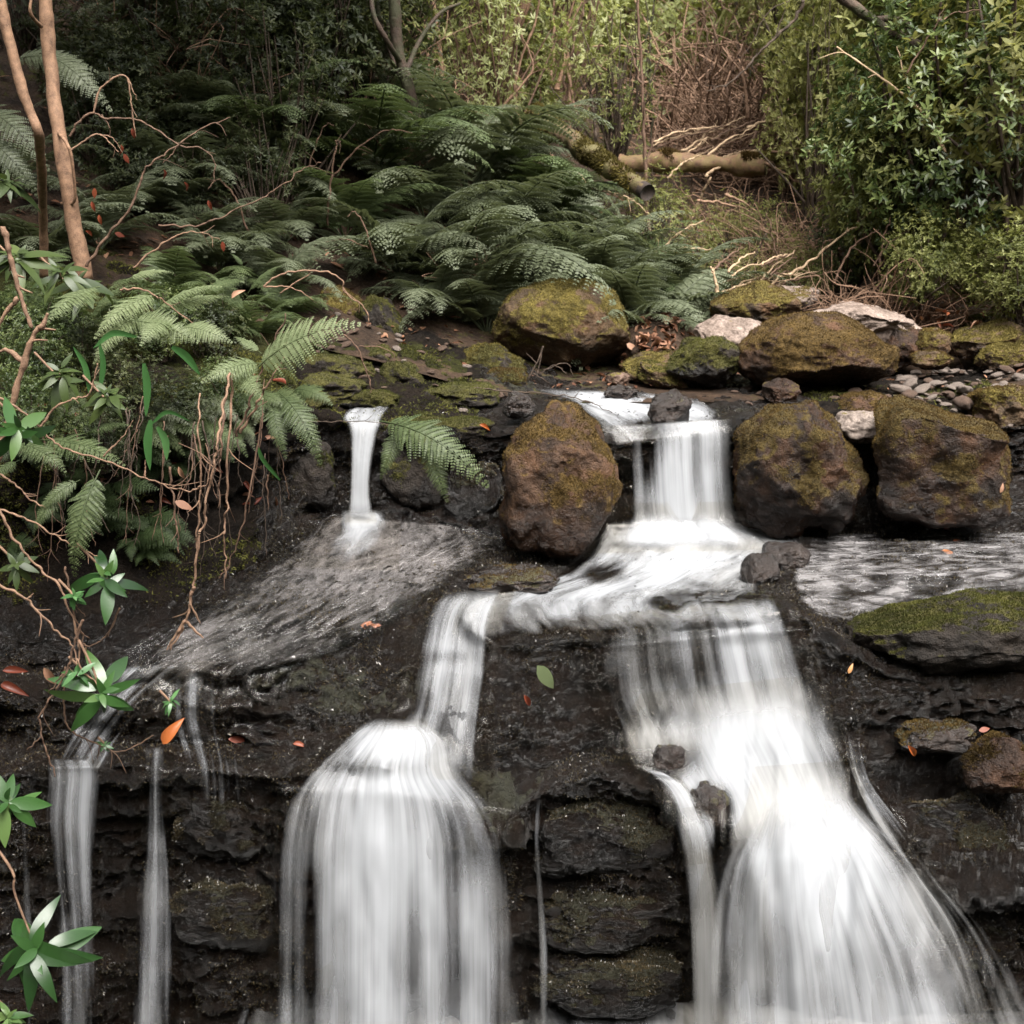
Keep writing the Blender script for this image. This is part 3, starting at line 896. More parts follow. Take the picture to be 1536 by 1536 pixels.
# pool and run above the upper fall
ribbon('stream_water', 'white water sliding through the pool above the upper fall', [(740, 580, 1060, 590, None, .45, .8, .3), (775, 592, 1075, 598, None, .6, 1., .4), (820, 608, 1090, 608, None, .5, 1.05, .6), (870, 630, 1098, 618, None, .6, .95, .7), (895, 655, 1104, 634, None, .6, .8, .8), (902, 668, 1106, 644, None, .5, .7, .8)],
       'foamy', .014, 60, 60, smooth=6, cat='water', ends=(.15, .02), holes=[(930, 592, 40, 10, .5), (960, 640, 30, 12, .5)])
ribbon('waterfall', 'upper fall of silky white water between two mossy boulders', [(888, 640, 1104, 626, 6.99, .45, .5, .75), (905, 668, 1106, 648, 6.93, .35, .55, .95), (908, 700, 1107, 690, 6.90, .6, .7, .95), (912, 750, 1110, 745, 6.87, .62, .8, 1.), (920, 803, 1114, 803, 6.84, .6, .95, 1.05)],
       'fall', .03, 70, 90, layers=2, gap=.035, wob=.025, seed=3, ends=(.05, .14), holes=[(943, 745, 7, 60, .6), (975, 690, 12, 40, .4), (1040, 700, 8, 60, .3)])
ribbon('stream_water', 'foaming white apron spreading from the upper fall over the shelf', [(905, 785, 1125, 782, None, .9, 1.2, .9), (890, 812, 1200, 806, None, .8, 1.2, .6), (860, 845, 1200, 832, None, .4, .95, .7), (790, 878, 1160, 862, None, .35, .75, .7), (690, 900, 1160, 888, None, .62, .60, .5), (672, 930, 1175, 905, None, .58, .58, .42), (690, 962, 1190, 925, None, .2, .2, .3)],
       'foamy', .02, 100, 120, smooth=8, cat='water', seed=5, edge=.04, ends=(.03, .06), fall_edge=.08, holes=[(900, 860, 35, 14, .6), (1000, 905, 25, 9, .8), (1090, 895, 70, 8, .9), (1050, 880, 25, 8, .3), (1130, 900, 20, 10, .5)], layers=2, gap=.012)
# left small fall and the sloping slab
ribbon('stream_water', 'thin bright water gathering at the lip of the small left fall', [(520, 606, 600, 606, None, .5, .8, .4), (508, 626, 585, 622, None, .6, 1., .6), (512, 640, 580, 640, None, .6, .8, .6)], 'foamy', .014, 30, 40, cat='water', seed=6, ends=(.1, .05))
ribbon('waterfall', 'narrow small fall dropping from the moss onto the left slab', [(514, 632, 582, 630, 6.97, .55, .7, .55), (519, 655, 572, 652, 6.94, .4, .85, .5), (522, 690, 562, 690, 6.92, .5, 1.15, .6), (521, 740, 558, 740, 6.9, .6, 1.25, .7), (516, 785, 566, 785, 6.87, .7, 1.3, .8)],
       'fall', .03, 60, 40, layers=2, gap=.03, seed=8, wob=.01, ends=(.05, .2), smooth=10)
ribbon('stream_water', 'thin rippled sheet of water running down the sloping left slab', [(468, 770, 775, 794, None, .6, .7, .6), (440, 798, 785, 815, None, .6, .8, .75), (405, 830, 740, 838, None, .6, .78, .8), (352, 876, 690, 868, None, .6, .75, .75), (290, 918, 640, 902, None, .55, .72, .7), (215, 955, 585, 938, None, .5, .7, .65), (165, 985, 520, 972, None, .5, .65, .55), (140, 1015, 450, 1000, None, .5, .55, .4), (110, 1050, 440, 1040, None, .4, .45, .3), (80, 1090, 430, 1085, None, .3, .35, .2)],
       'shelf', .012, 110, 110, smooth=5, cat='water', seed=9, edge=.06, ends=(.02, .3), fall_edge=.16)
ribbon('stream_water', 'white splash where the small fall lands on the left slab', [(500, 762, 580, 764, None, .8, 1.2, .8), (488, 782, 600, 785, None, .7, 1.2, .7), (470, 805, 600, 812, None, .4, .8, .4), (420, 850, 600, 856, None, .1, .3, .1)], 'foamy', .03, 40, 40, cat='water', seed=10, ends=(.2, .3), fall_edge=.4)
ribbon('waterfall', 'faint wet trickle over the left corner of the slab', [(170, 1000, 330, 990, None, .5, .55, .4), (120, 1050, 250, 1055, None, .4, .5, .3), (80, 1110, 200, 1110, None, .3, .4, .3), (55, 1160, 170, 1155, None, .3, .5, .4)], 'veil', .015, 60, 60, seed=11)
# gully in the middle and the broad left fall
ribbon('waterfall', 'middle cascade sliding down the gully beside the mossy block', [(645, 888, 775, 880, None, .35, .55, .4), (622, 915, 755, 930, None, .35, .5, .4), (608, 965, 750, 975, None, .3, .7, .35), (598, 1010, 748, 1020, None, .35, .7, .3), (586, 1060, 742, 1075, None, .4, .6, .3), (565, 1100, 740, 1130, None, .7, .7, .25), (545, 1150, 740, 1190, None, .85, .65, .2)],
       'fall', .025, 100, 70, layers=2, gap=.025, seed=12, smooth=25, ends=(.1, .15), wob=.02, holes=[(668, 985, 40, 10, .2), (640, 1050, 20, 25, .2)])
ribbon('waterfall', 'broad left lower fall spreading in white veils from a rounded ledge', [(555, 1075, 640, 1078, None, .5, 1.0, .6), (505, 1105, 695, 1115, None, .5, 1.1, .5), (452, 1145, 722, 1165, None, .4, 1.05, .4), (408, 1185, 775, 1215, 4.86, .45, .95, .35), (384, 1250, 806, 1275, 4.80, .45, 1.0, .4), (378, 1340, 814, 1350, 4.77, .45, .9, .42), (376, 1440, 816, 1445, 4.75, .48, .8, .45), (374, 1570, 818, 1570, 4.73, .5, .8, .45)],
       'fall', .03, 130, 130, layers=2, gap=.035, seed=14, smooth=40, wob=.03, edge=.05, ends=(.12, .01), holes=[(560, 1150, 60, 14, .3), (700, 1260, 40, 70, .35), (465, 1400, 14, 200, .45), (620, 1430, 18, 150, .25), (680, 1400, 16, 200, .35)], fall_edge=.2)
# far left falls
ribbon('waterfall', 'pale narrow fall at the far left behind the hanging leaves', [(50, 1135, 150, 1140, None, .4, .5, .5), (55, 1165, 155, 1160, 4.93, .55, .75, .65), (52, 1230, 150, 1230, 4.9, .35, .75, .5), (62, 1320, 148, 1320, 4.88, .3, .68, .4), (72, 1420, 152, 1420, 4.86, .3, .6, .5), (74, 1570, 154, 1570, 4.84, .35, .6, .5)], 'veil', .03, 80, 50, layers=2, gap=.03, seed=17, wob=.015)
ribbon('waterfall', 'thin misty fall between the rough black block and the far left fall', [(200, 1120, 265, 1120, None, .3, .4, .3), (204, 1160, 258, 1160, None, .3, .45, .3), (206, 1185, 256, 1180, 4.95, .2, .4, .2), (198, 1280, 264, 1280, 4.9, .2, .5, .3), (188, 1360, 270, 1360, 4.88, .35, .65, .4), (180, 1570, 266, 1570, 4.85, .4, .65, .6)], 'veil', .03, 80, 34, layers=2, gap=.03, seed=18, fall_edge=.4)
ribbon('waterfall', 'wispy trickle along the black wall, leftmost of all the water', [(25, 1220, 50, 1220, 4.95, .3, .6, .3), (28, 1400, 55, 1400, 4.9, .3, .6, .3), (30, 1570, 60, 1570, 4.88, .3, .6, .3)], 'veil', .03, 40, 16, seed=19, fall_edge=.5)
ribbon('waterfall', 'single thread of water falling beside the square black block', [(798, 1190, 820, 1190, 4.92, .2, .5, .2), (794, 1260, 818, 1260, 4.9, .2, .55, .2), (796, 1340, 824, 1340, 4.88, .2, .6, .2), (800, 1440, 830, 1440, 4.86, .2, .75, .3), (802, 1570, 830, 1570, 4.84, .2, .65, .2)], 'veil', .03, 60, 16, seed=20, fall_edge=.5, ends=(.15, .02), wob=.02)
ribbon('waterfall', 'fine drips over the ledge between the slab and the rough black block', [(215, 1000, 420, 1010, None, .1, .2, .1), (215, 1080, 420, 1080, None, .1, .25, .1), (240, 1150, 420, 1165, None, .1, .3, .1), (240, 1260, 430, 1260, None, .0, .1, .0)], 'veil', .02, 60, 70, seed=21)
# right cascade and fan
ribbon('waterfall', 'brown tinted upper veil of the right cascade pouring off the shelf', [(830, 930, 1195, 890, None, .15, .2, .6), (870, 952, 1205, 918, None, .2, .25, .75), (872, 985, 1222, 960, 5.36, .45, .5, .95), (876, 1040, 1240, 1020, 5.3, .55, .62, 1.0), (900, 1095, 1255, 1090, 5.26, .55, .8, 1.1), (925, 1150, 1275, 1150, 5.18, .6, .9, 1.0)],
       'fall', .025, 100, 120, layers=2, gap=.03, seed=23, smooth=6, wob=.03, edge=.04, ends=(.1, .15), fall_edge=.2, holes=[(1030, 1000, 45, 40, .25), (1015, 1020, 110, 45, .2), (1010, 1075, 60, 16, .35)])
ribbon('waterfall', 'white middle run of the right cascade tumbling over hidden stones', [(960, 1040, 1235, 1010, 5.24, .2, .9, 1.0), (930, 1100, 1255, 1080, 5.16, .5, 1.0, 1.0), (945, 1150, 1285, 1140, 5.08, .8, 1.0, .8), (975, 1190, 1298, 1190, 5.0, .9, 1., .9), (1000, 1240, 1300, 1225, 4.9, .9, 1.1, 1.0), (1020, 1300, 1310, 1260, 4.84, .9, 1.1, 1.0)],
       'fall', .04, 90, 110, layers=2, gap=.03, seed=25, smooth=8, wob=.04, edge=.08, ends=(.3, .2), fall_edge=.25, holes=[(1005, 1140, 34, 28, 1.1), (1062, 1205, 34, 26, .8), (1085, 1250, 16, 50, .9), (1080, 1290, 14, 40, .7), (1150, 1120, 30, 40, .2)])
ribbon('waterfall', 'great white fan of the lower right fall spreading to the bottom pool', [(1130, 1150, 1280, 1140, 4.95, .3, .7, .4), (1112, 1225, 1305, 1205, 4.80, .6, 1.2, .6), (1064, 1290, 1392, 1285, 4.70, .65, 1.2, .65), (1036, 1370, 1455, 1370, 4.62, .65, 1.0, .6), (1022, 1450, 1508, 1450, 4.55, .65, .9, .5), (1010, 1580, 1565, 1580, 4.46, .62, .82, .45)],
       'fall', .04, 120, 130, snap=False, layers=2, gap=.04, seed=27, bulge=.16, wob=.03, edge=.1, ends=(.35, .0), fall_edge=.24, holes=[(1150, 1450, 16, 130, .35), (1260, 1480, 20, 120, .2)])
ribbon('waterfall', 'slim branch of the right cascade bending over the square black block', [(930, 1140, 985, 1150, None, .5, .6, .5), (975, 1165, 1030, 1175, 5.0, .5, .75, .55), (1003, 1205, 1058, 1215, 4.93, .5, .85, .6), (1014, 1280, 1080, 1280, 4.88, .5, .85, .6), (1020, 1370, 1092, 1370, 4.84, .5, .8, .6), (1024, 1460, 1092, 1460, 4.8, .5, .75, .55), (1026, 1580, 1095, 1580, 4.76, .5, .75, .55)],
       'fall', .03, 100, 36, layers=2, gap=.03, seed=29, edge=.2, fall_edge=.35, ends=(.1, .01))
ribbon('waterfall', 'loose spray trailing down the right wall outside the white fan', [(1250, 1090, 1300, 1080, None, .4, .5, .2), (1262, 1140, 1305, 1140, None, .5, .6, .3), (1280, 1190, 1320, 1180, None, .6, .5, .2), (1300, 1235, 1370, 1240, None, .7, .3, .1), (1340, 1300, 1440, 1330, 4.78, .7, .45, .2), (1390, 1400, 1520, 1420, 4.7, .65, .5, .3), (1420, 1580, 1620, 1580, 4.6, .65, .5, .35)],
       'veil', .03, 90, 50, seed=31, smooth=6, ends=(.15, .01), fall_edge=.35)
# wet right slab, sky reflection painted as white speckles
ribbon('stream_water', 'bright rippled film of water on the flat right slab', [(1215, 800, 1640, 796, None, .5, .6, .5), (1195, 835, 1640, 830, None, .7, .65, .5), (1185, 870, 1640, 860, None, .75, .6, .45), (1195, 900, 1640, 890, None, .65, .5, .35), (1240, 935, 1640, 930, None, .2, .1, .1)],
       'film', .012, 60, 130, smooth=5, cat='water', seed=33, edge=.03, ends=(.03, .08), fall_edge=.03)
# bottom pool
pv = []
n_ = 160
gx, gy = np.meshgrid(np.linspace(-4, 4, n_), np.linspace(2.2, 5.6, 70))
g = np.stack([gx, gy, np.full_like(gx, -1.475)], -1).reshape(-1, 3)
g[:, 2] += .008 * fbm(g * 6, 3, 41)
i0 = np.arange(69)[:, None] * n_ + np.arange(n_ - 1)[None, :]
Fp = np.stack([i0, i0 + 1, i0 + n_ + 1, i0 + n_], -1).reshape(-1, 4)
dn = np.exp(-((g[:, 0] - 1.15) / .75) ** 2) + .8 * np.exp(-((g[:, 0] + .4) / .55) ** 2)
pool = link('pool_water', mesh_np('pool_water', g, Fp, True, {'foam': .15 + .8 * dn * sstep(4.0, 4.7, g[:, 1]), 'edge': np.ones(len(g))}, g[:, :2]), M['foamy'])
tag(pool, 'foaming pool at the foot of the lower falls', 'water', kind='structure')

ribbon('waterfall', 'soft boil of foam where the upper fall strikes the shelf', [(915, 755, 1112, 752, 6.82, .1, .5, .2), (905, 785, 1125, 782, 6.78, .6, 1.0, .7), (890, 808, 1160, 804, 6.7, .8, 1.1, .7), (880, 830, 1180, 824, 6.55, .3, .8, .4)],
       'foamy', .0, 40, 70, snap=False, layers=2, gap=.04, seed=51, wob=.06, edge=.25, ends=(.5, .4), fall_edge=.3)
# ------------------------------------------------------------------ leaves and plants
def leaf_template(rows=4, w=.3, fold=.12, droop=.15, point=1.0, curl=0.):
    """a leaf of length 1 along +x with a folded midrib; returns V, quads"""
    x = np.linspace(0, 1, rows + 1)
    ww = w * .5 * np.sin(np.pi * np.clip(x, 0, 1) ** .85) ** .8 * (1 - .15 * x)
    ww[0] = .012
    ww[-1] = .004
    V = []
    for xi, wi in zip(x, ww):
        z = -droop * xi * xi
        V += [(xi, -wi, z + fold * wi - curl * wi * wi * 4), (xi, 0, z), (xi, wi, z + fold * wi - curl * wi * wi * 4)]
    F = []
    for i in range(rows):
        a = i * 3
        F += [(a, a + 3, a + 4, a + 1), (a + 1, a + 4, a + 5, a + 2)]
    return np.array(V), np.array(F)


LEAF_LO = leaf_template(3, .38, .25, .12)
LEAF_NEEDLE = leaf_template(2, .20, .1, .05)
LEAF_NARROW = leaf_template(3, .26, .25, .12)
LEAF_HI = leaf_template(9, .36, .28, .22, curl=.3)
LEAF_HI2 = leaf_template(9, .31, .35, .55, curl=.5)
LEAF_DRY = leaf_template(6, .42, .7, .35, curl=-.6)


def frames(xdir, nhint):
    x = xdir / (np.linalg.norm(xdir, axis=1)[:, None] + 1e-9)
    y = np.cross(nhint, x)
    y /= np.linalg.norm(y, axis=1)[:, None] + 1e-9
    z = np.cross(x, y)
    return np.stack([x, y, z], -1)            # columns


def scatter(tmpl, pos, Rm, scale, tint):
    V, F = tmpl
    n = len(pos)
    q = np.einsum('nij,vj->nvi', Rm, V) * scale[:, None, None] + pos[:, None, :]
    ff = F[None] + (np.arange(n) * len(V))[:, None, None]
    return q.reshape(-1, 3), ff.reshape(-1, F.shape[1]), np.repeat(tint, len(V))


def whorls(tmpl, pos, dirs, k, lmin, lmax, seed, el=(.05, .6), tbase=None):
    """k leaves around every tip"""
    rg = np.random.default_rng(seed)
    n = len(pos)
    dirs = dirs / (np.linalg.norm(dirs, axis=1)[:, None] + 1e-9)
    P_ = np.repeat(pos, k, 0)
    D = np.repeat(dirs, k, 0)
    a = (np.tile(np.arange(k), n) + rg.random(n * k) * .6) * (2 * np.pi / k) + np.repeat(rg.random(n) * 6.28, k)
    h = np.where(np.abs(D[:, 2:3]) > .9, np.array([[1., 0, 0]]), np.array([[0, 0, 1.]]))
    e1 = np.cross(D, h)
    e1 /= np.linalg.norm(e1, axis=1)[:, None]
    e2 = np.cross(D, e1)
    rad = e1 * np.cos(a)[:, None] + e2 * np.sin(a)[:, None]
    e = rg.uniform(*el, n * k)[:, None]
    x = rad * np.cos(e) + D * np.sin(e)
    nh = D * np.cos(e) - rad * np.sin(e) + rg.normal(size=(n * k, 3)) * .25
    s = rg.uniform(lmin, lmax, n * k)
    P_ = P_ + rg.normal(size=P_.shape) * lmin * .15
    tb = rg.random(n) if tbase is None else tbase
    t = np.clip(np.repeat(tb, k) + rg.normal(size=n * k) * .15, 0, 1)
    return scatter(tmpl, P_, frames(x, nh), s, t)


def shrub_meshes(name, tips, size, flat, leafn, lmin, lmax, tmpl, seed, gap=.05, freq=1.6, up=.5, el=(.05, .7), stems=22):
    """foliage mesh and stem mesh of a bush about 'size' wide, base at the origin"""
    rg = np.random.default_rng(seed)
    pts = []
    while sum(len(a) for a in pts) < tips:
        p = rg.normal(size=(tips, 3))
        p /= np.linalg.norm(p, axis=1)[:, None]
        r = rg.random(tips) ** .42
        lob = 1 + .30 * fbm(p * 1.7 + seed, 3, seed)
        q = p * (r * lob)[:, None]
        keep = fbm(q * freq + seed * 1.7, 3, seed + 9) > gap - .35 * r
        pts.append(q[keep])
    q = np.concatenate(pts)[:tips]
    q = q * [size * .5, size * .5, size * .5 * flat]
    q[:, 2] += size * .5 * flat * .95
    dr = q - np.array([0, 0, size * .22 * flat])
    dr = dr / np.linalg.norm(dr, axis=1)[:, None] + np.array([0, 0, up]) + rg.normal(size=q.shape) * .35
    tb = np.clip(.5 + .55 * fbm(q / size * 3.2, 3, seed + 4) + rg.normal(size=len(q)) * .12, 0, 1)
    V, F, t = whorls(tmpl, q, dr, leafn, lmin, lmax, seed + 1, el, tb)
    fo = mesh_np(name + '_foliage', V, F, True, {'tint': t})
    mb = MB()
    for i in rg.choice(len(q), stems, replace=False):
        tip = q[i] * .97
        base = np.array([rg.normal() * size * .05, rg.normal() * size * .05, -.15 * size * .3])
        mid = base * .6 + tip * .4 + rg.normal(size=3) * size * .05
        mid[2] = max(mid[2], tip[2] * .35)
        add_tube(mb, [base, mid, tip * .8 + mid * .2, tip], size * .012, size * .003, n=10, sides=5, cap=False)
    st = mb.mesh(name + '_stems')
    return fo, st


def put_shrub(protos, kind, mat, x, y, z, s, rz, label, cat, group, stem='twig_dark', sz=1.):
    fo, st = protos
    r = empty(kind, (x, y, z), label, cat, group)
    r.rotation_euler = (0, 0, rz)
    r.scale = (s, s, s * sz)
    a = link('foliage', fo, None, r)
    b = link('stems', st, None, r)
    for o, m in ((a, mat), (b, M[stem])):
        if len(o.data.materials) == 0:
            o.data.materials.append(m)
        elif o.data.materials[0] is not m:
            o.material_slots[0].link = 'OBJECT'
            o.material_slots[0].material = m
    return r


LAUREL_P = [shrub_meshes('laurel', 2100, 1.0, 1.05, 6, .022, .042, LEAF_LO, 300 + k, gap=.08, freq=3.0, el=(-.15, .95)) for k in range(4)]
DENSE_P = [shrub_meshes('dense', 900, 1.0, 1.2, 6, .035, .06, LEAF_LO, 320 + k, gap=.06, freq=2.4) for k in range(4)]
LOOSE_P = [shrub_meshes('loose', 480, 1.0, 1.5, 6, .035, .065, LEAF_NARROW, 340 + k, gap=.14, freq=2.2, stems=45) for k in range(3)]
FEATH_P = [shrub_meshes('feathery', 1500, 1.0, 1.5, 8, .022, .048, LEAF_NEEDLE, 360 + k, gap=.05, freq=3., el=(.3, 1.0)) for k in range(2)]


# --- ferns
def frond_mesh(name, L, W, npin, a0, a1, seed, sub=9, stem=.22, sweep=.45, hang=.25, curl=0., tw=.0):
    """a bipinnate frond: base at the origin, leaning to +x, arching from slope a0 to a1 (degrees)"""
    rg = np.random.default_rng(seed)
    n = 60
    t = np.linspace(0, 1, n)
    ang = R(a0) + (R(a1) - R(a0)) * t ** 1.25
    ds = L / (n - 1)
    X = np.concatenate([[0], np.cumsum(np.cos(ang[:-1]) * ds)])
    Z = np.concatenate([[0], np.cumsum(np.sin(ang[:-1]) * ds)])
    Yc = L * curl * t ** 2
    C = np.stack([X, Yc, Z], -1)
    T = np.gradient(C, axis=0)
    T /= np.linalg.norm(T, axis=1)[:, None]
    pos, Rm, sc, tn = [], [], [], []
    mb = MB()
    add_tube(mb, C[::6], L * .008, L * .0015, tint=.35, n=16, sides=4, cap=False)
    for i in range(npin):
        s = (i + .5) / npin
        tt = stem + (1 - stem) * s ** .92
        k = min(n - 1, int(tt * (n - 1)))
        c, tg = C[k], T[k]
        side = np.array([-tg[1], tg[0], 0.])
        side /= np.linalg.norm(side) + 1e-9
        nrm = np.cross(tg, side)
        nrm *= np.sign(nrm[2]) if abs(nrm[2]) > 1e-6 else 1
        plen = W * (min(1., .45 + s * 3.2)) * (1 - s) ** .85 + .006 * L
        for sg in (-1, 1):
            pl = plen * rg.uniform(.9, 1.08)
            d0 = side * sg * math.cos(sweep) + tg * math.sin(sweep)
            d0 = d0 + nrm * rg.normal() * .07
            hg = hang * rg.uniform(.6, 1.4)
            m = max(3, int(pl / ((1 - stem) / npin * L * .31)))
            u = (np.arange(m) + .5) / m
            cp = c + d0 * (u * pl)[:, None] + (-nrm * .5 + np.array([0, 0, -.5])) * (hg * pl * u ** 2)[:, None]
            dd = d0 - (nrm * .5 + np.array([0, 0, .5])) * (2 * hg * u)[:, None]
            dd /= np.linalg.norm(dd, axis=1)[:, None]
            ac = np.cross(nrm, dd)
            ac /= np.linalg.norm(ac, axis=1)[:, None] + 1e-9
            # outward half and inward half pinnules
            ll = (1 - stem) / npin * L * .80 * (1 - .72 * u ** 1.5) * min(1., .35 + pl / W)
            for s2 in (-1, 1):
                x = ac * s2 * .9 + dd * .45
                pos.append(cp)
                Rm.append(frames(x, nrm[None, :] + rg.normal(size=(m, 3)) * .12))
                sc.append(ll * rg.uniform(.85, 1.1, m))
                tn.append(np.clip(.5 + .3 * (s - .3) + rg.normal(size=m) * .12, 0, 1))
            mb.add(*tube_strip(c, cp, pl * .010), tint=.5)
    pin = leaf_template(2, .82, .1, .12)
    V, F, tt = scatter(pin, np.concatenate(pos), np.concatenate(Rm), np.concatenate(sc), np.concatenate(tn))
    mb.add(V, F, tt)
    me = mb.mesh(name)
    return me, C[-1]


def tube_strip(c, cp, r):
    p = np.vstack([c, cp])
    a = p + [0, 0, r]
    b = p - [0, 0, r]
    V = np.vstack([a, b])
    n = len(p)
    i = np.arange(n - 1)
    return V, np.stack([i, i + 1, i + n + 1, i + n], -1)


FR_BACK = [frond_mesh('frond', 1., .30, 17, 80 - 8 * k, -22 - 10 * k, 400 + k, 8, .14, .42, .35) for k in range(5)]
FR_FLAT = [frond_mesh('frond', 1., .31, 16, 26, -22, 420 + k, 9, .12, .40, .25, .1 * (k - 1)) for k in range(3)]
FR_HANG = [frond_mesh('frond', 1., .23, 19, 12, -66, 430 + k, 9, .10, .5, .3, .12 * (k - .5)) for k in range(2)]


def place_frond(parent, proto, B, Tp, up=(0, -.35, 1), mat=None, off=None):
    """lays a frond with its base at B and its tip at Tp"""
    me, tip = proto
    B, Tp = np.array(B, float), np.array(Tp, float)
    w1 = Tp - B
    Lw = np.linalg.norm(w1)
    w1 /= Lw
    u = np.array(up, float)
    w3 = u - w1 * (u @ w1)
    w3 /= np.linalg.norm(w3)
    w2 = np.cross(w3, w1)
    l1 = np.array(tip, float)
    Ll = np.linalg.norm(l1)
    l1 /= Ll
    l3 = np.array([0, 0, 1.]) - l1 * l1[2]
    l3 /= np.linalg.norm(l3)
    l2 = np.cross(l3, l1)
    Rt = np.stack([w1, w2, w3], -1) @ np.stack([l1, l2, l3], -1).T
    s = Lw / Ll
    o = link('frond', me, None, parent)
    m4 = Matrix([[*(Rt[i] * s), 0] for i in range(3)] + [[0, 0, 0, 1]])
    po = np.array(parent.location)
    m4.translation = Vector(B - po)
    o.matrix_basis = m4
    setmat(o, mat)
    return o


def setmat(o, m):
    if len(o.data.materials) == 0:
        o.data.materials.append(m)
    elif o.data.materials[0] is not m:
        o.material_slots[0].link = 'OBJECT'
        o.material_slots[0].material = m


def fern(x, y, z, L, n, mat, label, group, seed, protos=None, lean=None, spread=360, cat='fern', elmul=1.):
    rg = np.random.default_rng(seed)
    r = empty('fern', (x, y, z), label, cat, group)
    protos = protos or FR_BACK
    a0 = rg.random() * 360 if lean is None else lean - spread / 2
    for k in range(n):
        me, tip = protos[rg.integers(len(protos))]
        o = link('frond', me, None, r)
        a = a0 + (k + rg.uniform(-.3, .3)) * spread / n + (spread / (2 * n) if lean is not None else 0)
        o.rotation_euler = (R(rg.uniform(-14, 14)), R(rg.uniform(-14, 16) * elmul), R(a))
        s = L * rg.uniform(.72, 1.12)
        o.scale = (s, s, s)
        setmat(o, mat)
    return r


# back bank ferns: (px, py of the crown base, distance, length, fronds, lean degrees)
fb = [(520, 420, 9.2, .75), (600, 430, 9.0, .8), (690, 420, 9.1, .8), (640, 360, 9.8, .85), (560, 350, 10.0, .85), (470, 370, 9.9, .8),
      (745, 350, 9.9, .85), (700, 300, 10.6, .9), (800, 300, 10.6, .9), (770, 240, 11.3, .85), (700, 230, 11.6, .8), (880, 290, 11.2, .6), (930, 330, 10.8, .55), (850, 225, 12., .6), (880, 350, 9.9, .7), (830, 380, 9.6, .75),
      (950, 350, 10.0, .75), (910, 400, 9.4, .7), (990, 440, 9.2, .7), (940, 460, 9.0, .65), (600, 280, 10.9, .85), (500, 290, 11.0, .85), (1010, 400, 9.7, .7), (430, 300, 10.8, .8), (400, 400, 9.6, .7), (660, 490, 8.7, .6), (730, 470, 8.8, .6), (960, 500, 8.8, .5)]
for i, (px, py, Y, L) in enumerate(fb):
    p = P(px, py, Y)
    gz = on_ground(p[0], p[1])
    if px < 720:
        lab, g = 'dark green fern arching in the thick bank left of the big domed boulder', 'ferns on the bank left of the domed boulder'
    elif py < 340 and px < 860:
        lab, g = 'silvery green fern high on the bank below the mossy cut log', 'ferns below the mossy cut log'
    else:
        lab, g = 'green fern hanging over the back of the big domed boulder', 'ferns behind the domed boulder'
    fern(p[0], p[1], gz - .03, L * (1.2 + .5 * ((i * 7) % 5) / 4), 8 + i % 3, M['fern_dark' if i % 4 else 'fern_mid'], lab, g, 500 + i, lean=-80 if px < 860 else -60, spread=300)
# hidden-in-shade ferns, far left
for i, (px, py, Y, L) in enumerate([(60, 330, 7.6, .75), (20, 250, 8.2, .8), (180, 330, 9.3, .8), (120, 240, 9.8, .85), (260, 380, 8.8, .75), (310, 330, 9.6, .8), (370, 350, 9.4, .75), (240, 280, 10.4, .8), (330, 430, 8.2, .6), (420, 450, 8.2, .6), (190, 370, 8.4, .6), (250, 375, 8.6, .6), (310, 380, 8.5, .6), (370, 385, 8.5, .6), (430, 390, 8.8, .6), (150, 360, 8.0, .6), (400, 340, 9.2, .7), (300, 330, 9.0, .7), (220, 320, 9.2, .7)]):
    p = P(px, py, Y)
    fern(p[0], p[1], max(on_ground(p[0], p[1]), p[2] - .4), L, 9, M['fern_dark'], 'shaded fern in the tangle behind the two bare trunks at the left', 'shaded ferns behind the left trunks', 540 + i, lean=-70, spread=300)


def placed(label, group, mat, base, tips, protos, Y, up=(0, -.35, 1), kind='fern', cat='fern', yo=None):
    """a fern whose fronds run from one crown to given tips"""
    b = P(base[0], base[1], Y)
    r = empty(kind, b, label, cat, group)
    for k, t in enumerate(tips):
        bb = P(t[0], t[1], Y + t[4])
        tp = P(t[2], t[3], Y + t[5])
        place_frond(r, protos[k % len(protos)], bb, tp, up if len(t) < 7 else t[6], mat)
    return r


# the bright ferns in front of the left bank: each tip = base px,py -> tip px,py, depth offsets
placed('bright green fern with stiff spreading fronds at the top of the left bank', None, M['fern_light'], (300, 560),
       [(150, 430, 65, 490, .1, -.2), (240, 440, 140, 510, .1, -.15), (215, 470, 140, 548, .0, -.15), (190, 420, 262, 410, .15, .2), (230, 470, 335, 430, .1, .1), (250, 470, 345, 445, .1, .2)], FR_FLAT, 5.75)
placed('pale fern frond turned flat to the light in the middle of the left bank', None, M['fern_light'], (230, 560),
       [(195, 480, 300, 515, .0, -.1, (0, -1, .5)), (270, 490, 350, 515, .0, -.1, (0, -.8, .7)), (260, 480, 210, 520, 0, -.25, (0, -1, .5))], FR_FLAT, 5.6)
placed('bright fern with one long frond reaching right over the mossy ledge', None, M['fern_light'], (372, 610),
       [(378, 560, 545, 486, .0, -.15, (-.2, -.8, .7)), (395, 545, 300, 575, .0, -.2, (0, -.8, .8)), (360, 555, 395, 600, .0, -.2, (0, -1, .5)), (392, 530, 350, 505, .05, .1)], FR_FLAT, 5.6)
placed('upright young fern with short curled side fronds between the bright ferns', None, M['fern_mid'], (372, 540),
       [(370, 470, 318, 415, .1, .1), (372, 440, 425, 398, .1, .1), (365, 400, 345, 380, .1, .1), (372, 470, 415, 440, .1, .0), (368, 420, 310, 440, .1, .0)], FR_FLAT, 5.9)
